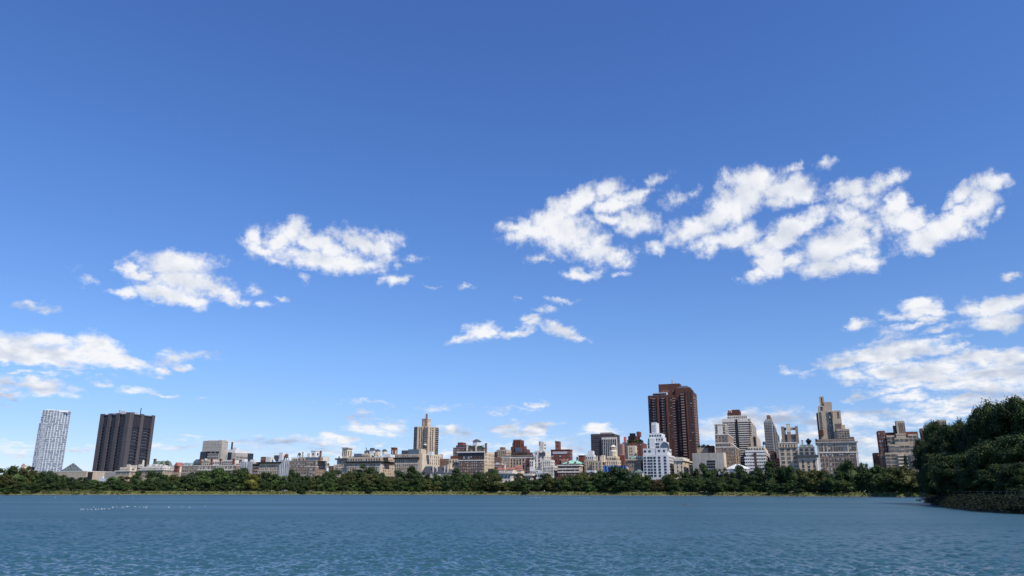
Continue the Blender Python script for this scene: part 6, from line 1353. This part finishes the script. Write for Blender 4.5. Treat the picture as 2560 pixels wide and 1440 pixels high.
for (x, y) in ((204,1274),(209,1273.6),(220,1274),(229,1275),(235,1269),(239,1274),(241,1274.2),(247,1273),(254,1274),(256,1273),(262,1273),(273,1273),(282,1270),(283,1268.5),(292,1268.3),(305,1270),(309,1268.5),(317,1268),(318,1266.6),(321,1267),(338,1267.5),(349,1269),(360,1268.5),(366,1270.5),(368,1267.6)):
    gull(x, y, 'white gull in the loose line of gulls on the left water', 'gulls in a line on the left water', 1.05)
gull(422, 1269, 'lone white gull right of the line of gulls on the left water', None, 1.2)
for x, y in ((456,1268),(474,1269),(513,1266)): gull(x, y, 'faint white gull far right of the line on the left water', 'scattered gulls right of the left line', 1.0)
for x, y in ((139,1244),(299,1245),(333,1243.5)): gull(x, y, 'white gull close to the far bank on the left water', 'gulls near the left far bank', 1.5)
gull(1080, 1251.5, 'single white gull on the water below the slate mansards', None, 1.4)
for x in (1320, 1326, 1331, 1338, 1341, 1349, 1352, 1373): gull(x, 1244.4, 'white gull in the distant row below the off white stepped block', 'distant gulls in the middle', 1.7)
for x in (1441, 1450, 1454, 1460, 1466, 1473, 1519): gull(x, 1245, 'white gull in the distant row below the low white townhouse', 'distant gulls right of the middle', 1.7)
# a floating log with a pale end
p = on_water(1716, 1262.5); mb = MB(); k = 0
lg = MB(); n = 8
for x_, r_ in ((-.9, .05), (-.5, .12), (.1, .14), (.6, .10), (.95, .04)):
    for i in range(n): a = 2*math.pi*i/n; lg.v.append((x_, r_*math.cos(a), .04 + r_*math.sin(a)))
for s_ in range(4):
    for i in range(n): j = (i+1) % n; lg.f.append((s_*n+i, s_*n+j, (s_+1)*n+j, (s_+1)*n+i)); lg.mi.append(0)
o = lg.build('floating_log', mat('wet_log', (.07, .06, .05), .5, .3, 3)); o.location = (p.x, p.y, 0); tag(o, 'dark log floating on the water below the blank grey stone block', 'log')

def person_mesh(name, pose, shirt, legs_m):
    """one skinned surface for the body, then clothes by height"""
    if pose == 'walk': J = dict(fl=(.02, .22, .04), kl=(.0, .14, .50), fr=(-.10, -.20, .06), kr=(-.09, -.06, .50), hl=(.22, -.14, .88), hr=(-.26, .16, .90))
    else: J = dict(fl=(.10, .30, .16), kl=(.09, .22, .58), fr=(-.09, -.34, .30), kr=(-.09, -.02, .52), hl=(.20, .22, 1.12), hr=(-.22, -.08, 1.02))
    P = [(0,0,.95), (0,.01,1.2), (0,.01,1.42), (0,.01,1.53), (0,.02,1.66), (0,.02,1.76), (.10,0,.90), J['kl'], J['fl'], (J['fl'][0], J['fl'][1]+.16, .03), (-.10,0,.90), J['kr'], J['fr'], (J['fr'][0], J['fr'][1]+.15, J['fr'][2]-.03),
         (.18,.01,1.41), (.25, J['hl'][1]*.3, 1.14), J['hl'], (-.18,.01,1.41), (-.25, J['hr'][1]*.3, 1.14), J['hr']]
    E = [(0,1),(1,2),(2,3),(3,4),(4,5),(0,6),(6,7),(7,8),(8,9),(0,10),(10,11),(11,12),(12,13),(2,14),(14,15),(15,16),(2,17),(17,18),(18,19)]
    RD = [.15,.14,.15,.055,.095,.07,.10,.065,.045,.04,.10,.065,.045,.04,.07,.045,.035,.07,.045,.035]
    me = bpy.data.meshes.new(name); me.from_pydata(P, E, []); o = bpy.data.objects.new(name, me); C.objects.link(o)
    sk = o.modifiers.new('s', 'SKIN'); sv_ = me.skin_vertices[0].data
    for i, r_ in enumerate(RD): sv_[i].radius = (r_, r_ * (.75 if i in (0, 1, 2) else 1))
    sv_[0].use_root = True; o.modifiers.new('u', 'SUBSURF').levels = 1
    dg = bpy.context.evaluated_depsgraph_get(); nm = bpy.data.meshes.new_from_object(o.evaluated_get(dg)); bpy.data.objects.remove(o)
    nm.materials.clear(); [nm.materials.append(k) for k in (SKIN, shirt, legs_m, HAIR)]
    for f in nm.polygons:
        c = f.center; z = c.z
        f.material_index = 3 if (z > 1.70 or (z > 1.6 and c.y < -.02)) else (0 if z > 1.47 else (1 if z > .95 and (abs(c.x) < .24 or z > 1.15) else (0 if z > .95 or z < .5 and pose == 'run' else (2 if abs(c.x) < .17 else 0))))
        f.use_smooth = True
    nm.name = name; return nm
SKIN = mat('skin', (.45, .27, .19), .6, 0); HAIR = mat('hair', (.04, .03, .02), .8, 0)
WS = mat('shirt_white', (.8, .8, .78), .9, 0); BS = mat('shirt_blue', (.12, .2, .42), .9, 0); DS = mat('shirt_dark', (.04, .04, .05), .9, 0); RS = mat('shirt_red', (.4, .06, .05), .9, 0)
PM = {(po, c_): person_mesh('person', po, m_, DS) for po in ('walk', 'run') for c_, m_ in (('white', WS), ('blue', BS), ('dark', DS))}
for (u, po, c_) in ((393,'walk','white'),(466,'walk','white'),(492,'run','white'),(545,'walk','dark'),(625,'run','white'),(633,'walk','white'),(691,'run','white'),(735,'walk','dark'),(881,'walk','white'),(986,'run','white'),(1272,'walk','white'),(1376,'walk','white'),(1398,'run','blue'),(1635,'walk','white'),(1641,'run','white'),(1702,'walk','white'),(1760,'walk','white'),(1894,'walk','white'),(1985,'run','white'),(1999,'walk','white'),(2006,'run','white'),(2050,'walk','white'),(2137,'run','white'),(2150,'walk','dark'),(2245,'walk','white'),(2313,'run','white'),(2319,'walk','white'),(2326,'run','white'),(2349,'walk','white')):
    p = foot(u, 11.4); o = bpy.data.objects.new('person', PM[(po, c_)]); C.objects.link(o); o.location = (p.x, p.y, BANKZ + .02); o.rotation_euler = (0, 0, rng.choice((1, -1)) * R(90) + rng.uniform(-.4, .4))
    w1 = 'runner' if po == 'run' else 'walker'
    lab = unique(f'{w1} in a {c_} shirt on the path below {near(u)}') or unique(f'right-hand {w1} in a {c_} shirt below {near(u)}') or unique(f'third {w1} in a {c_} shirt below {near(u)}')
    tag(o, lab, 'person', 'people on the far path')
